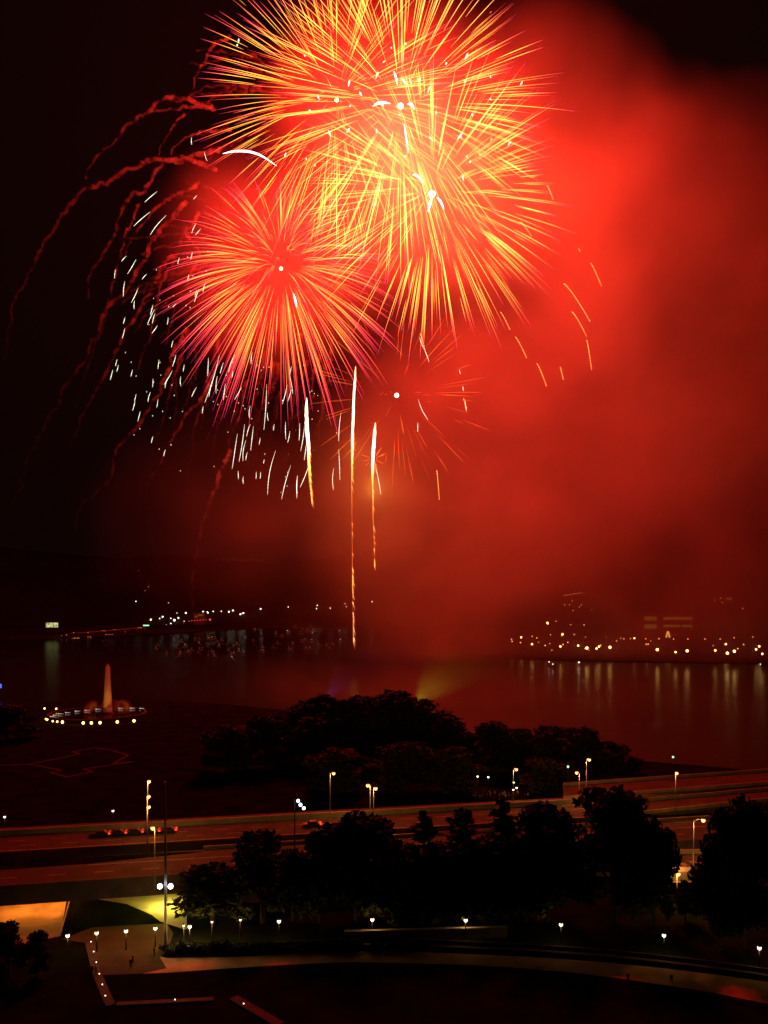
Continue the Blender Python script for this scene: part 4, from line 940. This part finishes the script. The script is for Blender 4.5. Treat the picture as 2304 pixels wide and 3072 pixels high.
# ------------------------------------------------------------------ red lit smoke trails drooping on the left
def trailmat(name, d, fall):
    m = smokemat(name, d, (.9, .88, .88)); nt = m.node_tree; N = nt.nodes.new; L = nt.links.new
    tc = N('ShaderNodeTexCoord'); sx = N('ShaderNodeSeparateXYZ'); L(tc.outputs['Object'], sx.inputs[0])
    mr = N('ShaderNodeMapRange'); mr.inputs[1].default_value = -fall; mr.inputs[2].default_value = 0; mr.inputs[3].default_value = .15; mr.inputs[4].default_value = 1; L(sx.outputs['Z'], mr.inputs[0])
    nz = N('ShaderNodeTexNoise'); nz.inputs['Scale'].default_value = .16; nz.inputs['Detail'].default_value = 3; L(tc.outputs['Object'], nz.inputs['Vector'])
    m2 = N('ShaderNodeMapRange'); m2.inputs[1].default_value = .36; m2.inputs[2].default_value = .62; m2.inputs[3].default_value = .1; m2.inputs[4].default_value = 1.8; L(nz.outputs['Fac'], m2.inputs[0])
    a = N('ShaderNodeMath'); a.operation = 'MULTIPLY'; L(mr.outputs[0], a.inputs[0]); L(m2.outputs[0], a.inputs[1])
    b = N('ShaderNodeMath'); b.operation = 'MULTIPLY'; L(a.outputs[0], b.inputs[0]); b.inputs[1].default_value = d
    L(b.outputs[0], nt.nodes['Principled Volume'].inputs['Density']); return m
wm = trailmat('smoke trail', .034, 150); wm2 = trailmat('thin smoke trail', .016, 90)
def worm(px, w_, label, D=DF + 10, mat=None):
    pts = [Q(X, Y, D) for X, Y in px]; P = []; Rr = []; c = pts[0]
    s = D / F; off = Vector((0, 0, 0)); N_ = []
    for i in range(len(pts) - 1):
        k = max(2, int((pts[i + 1] - pts[i]).length / (w_ * 1.1)))
        for j in range(k): N_.append(pts[i].lerp(pts[i + 1], j / k))
    N_.append(pts[-1])
    for _ in range(3): N_ = [N_[0]] + [(N_[i - 1] + N_[i] + N_[i + 1]) / 3 for i in range(1, len(N_) - 1)] + [N_[-1]]
    ph = rng.uniform(0, 9)
    for i, p in enumerate(N_):
        off = off * .75 + Vector((rng.gauss(0, 1), rng.gauss(0, 1), rng.gauss(0, 1))) * w_ * .33
        P.append(p + off - c); u = i / max(1, len(N_) - 1); Rr.append(w_ * rng.uniform(.6, 1.2) * (1 - .6 * u))
    mb = MB(); mb.tube(P, Rr, 7); o = mb.build('smoke_trail', mat or wm, None, c, smooth=True); return tag(o, label, 'smoke trail', 'drooping red smoke trails')
for px, w_, lab in [
    ([(690, 105), (640, 135), (610, 180), (590, 235), (577, 285)], 1.9, 'short red smoke trail hooking down beside the top left streaks'),
    ([(640, 320), (560, 296), (500, 297), (450, 325), (390, 370), (340, 425), (310, 460), (262, 500), (262, 545)], 2.3, 'highest long red smoke trail arching out to the left'),
    ([(650, 330), (560, 320), (480, 335), (430, 345)], 2.0, 'red smoke trail just under the highest arch'),
    ([(555, 340), (515, 385), (480, 440), (465, 490)], 1.3, 'thin red smoke trail falling between the two upper arches'),
    ([(660, 450), (600, 465), (550, 480), (490, 480), (435, 472), (425, 495), (380, 515), (310, 545), (245, 575), (200, 630), (150, 700), (105, 770), (75, 845), (45, 915), (32, 1000), (20, 1080)], 2.5, 'longest red smoke trail sweeping down to the left edge'),
    ([(650, 510), (560, 480), (490, 495), (460, 530), (440, 570), (415, 583), (385, 585), (365, 640), (345, 695), (315, 740), (285, 790), (268, 830), (258, 900)], 2.4, 'red smoke trail with a sharp kink falling left of the lower burst'),
    ([(690, 390), (610, 395), (560, 415), (515, 455), (490, 490)], 1.7, 'red smoke trail joining the middle arch from above'),
    ([(600, 550), (530, 580), (480, 620), (430, 670), (395, 720), (370, 780)], 2.0, 'red smoke trail passing behind the white sparks'),
    ([(560, 600), (500, 680), (450, 740), (420, 800), (400, 850), (350, 900), (310, 940), (300, 1000), (260, 1060), (200, 1150), (150, 1240), (110, 1330), (60, 1420), (40, 1520)], 2.4, 'red smoke trail running far down to the lower left'),
    ([(520, 760), (470, 830), (430, 900), (395, 960), (365, 1020), (335, 1110), (285, 1180), (245, 1250), (215, 1330)], 2.2, 'red smoke trail below the white spark runs on the left'),
    ([(560, 980), (500, 1130), (455, 1220), (400, 1290), (355, 1340), (335, 1400), (335, 1430), (290, 1480), (230, 1520), (225, 1590)], 2.2, 'kinked red smoke trail under the lower left burst'),
    ([(690, 1350), (650, 1430), (630, 1520), (600, 1570), (590, 1640), (578, 1700), (580, 1770), (565, 1850)], 2.3, 'wavy red smoke trail dropping toward the left shore'),
    ([(640, 1150), (560, 1240), (520, 1310), (480, 1400), (440, 1460)], 1.8, 'dim red smoke trail below the cluster of white sparks'),
    ([(420, 610), (380, 700), (350, 800), (330, 900), (300, 1010), (250, 1150), (225, 1240)], 1.5, 'thin dim red smoke trail along the far left of the white sparks'),
    ([(600, 640), (545, 700), (520, 780), (480, 860), (470, 950), (440, 1040), (410, 1120)], 2.0, 'red smoke trail between the white sparks and the lower burst'),
    ([(560, 700), (600, 760), (560, 850), (520, 930), (500, 1040)], 1.8, 'red smoke trail curling behind the lower burst streaks')]:
    worm(px, w_ * .95, lab)
for i in range(26):
    X = 560 + i * 18 + rng.uniform(-14, 14); Y = 1060 + rng.uniform(-40, 90) - abs(i - 12) * 4; n = rng.randint(4, 7); px = [(X, Y)]
    for j in range(n): px.append((px[-1][0] - rng.uniform(-6, 26), px[-1][1] + rng.uniform(35, 75)))
    worm(px, rng.uniform(1.3, 2.3), 'wispy dark red smoke trail hanging below the lower left burst among white sparks', DF + 40, wm2)
for i in range(20):
    a_ = rng.uniform(2.2, 4.0); r0 = rng.uniform(150, 260); cx, cy = rng.choice(((1000, 320), (840, 780)))
    px = []
    for j in range(5): px.append((cx + math.cos(a_) * (r0 + 60 * j), cy - math.sin(a_) * (r0 + 60 * j) * .85 + 5 * j * j))
    worm(px, rng.uniform(1.6, 2.6), 'mottled red smoke trail behind the streaks of the left bursts', DF + 50, wm2)

# ------------------------------------------------------------------ thin night air
HAZE = 0.5e-5
if HAZE:
    mb = MB(); mb.box((0, 1400, 345), (6040, 3040, 701)); hz = mb.build('haze', smokemat('haze', HAZE, (.9, .9, .9))); tag(hz, kind='stuff')
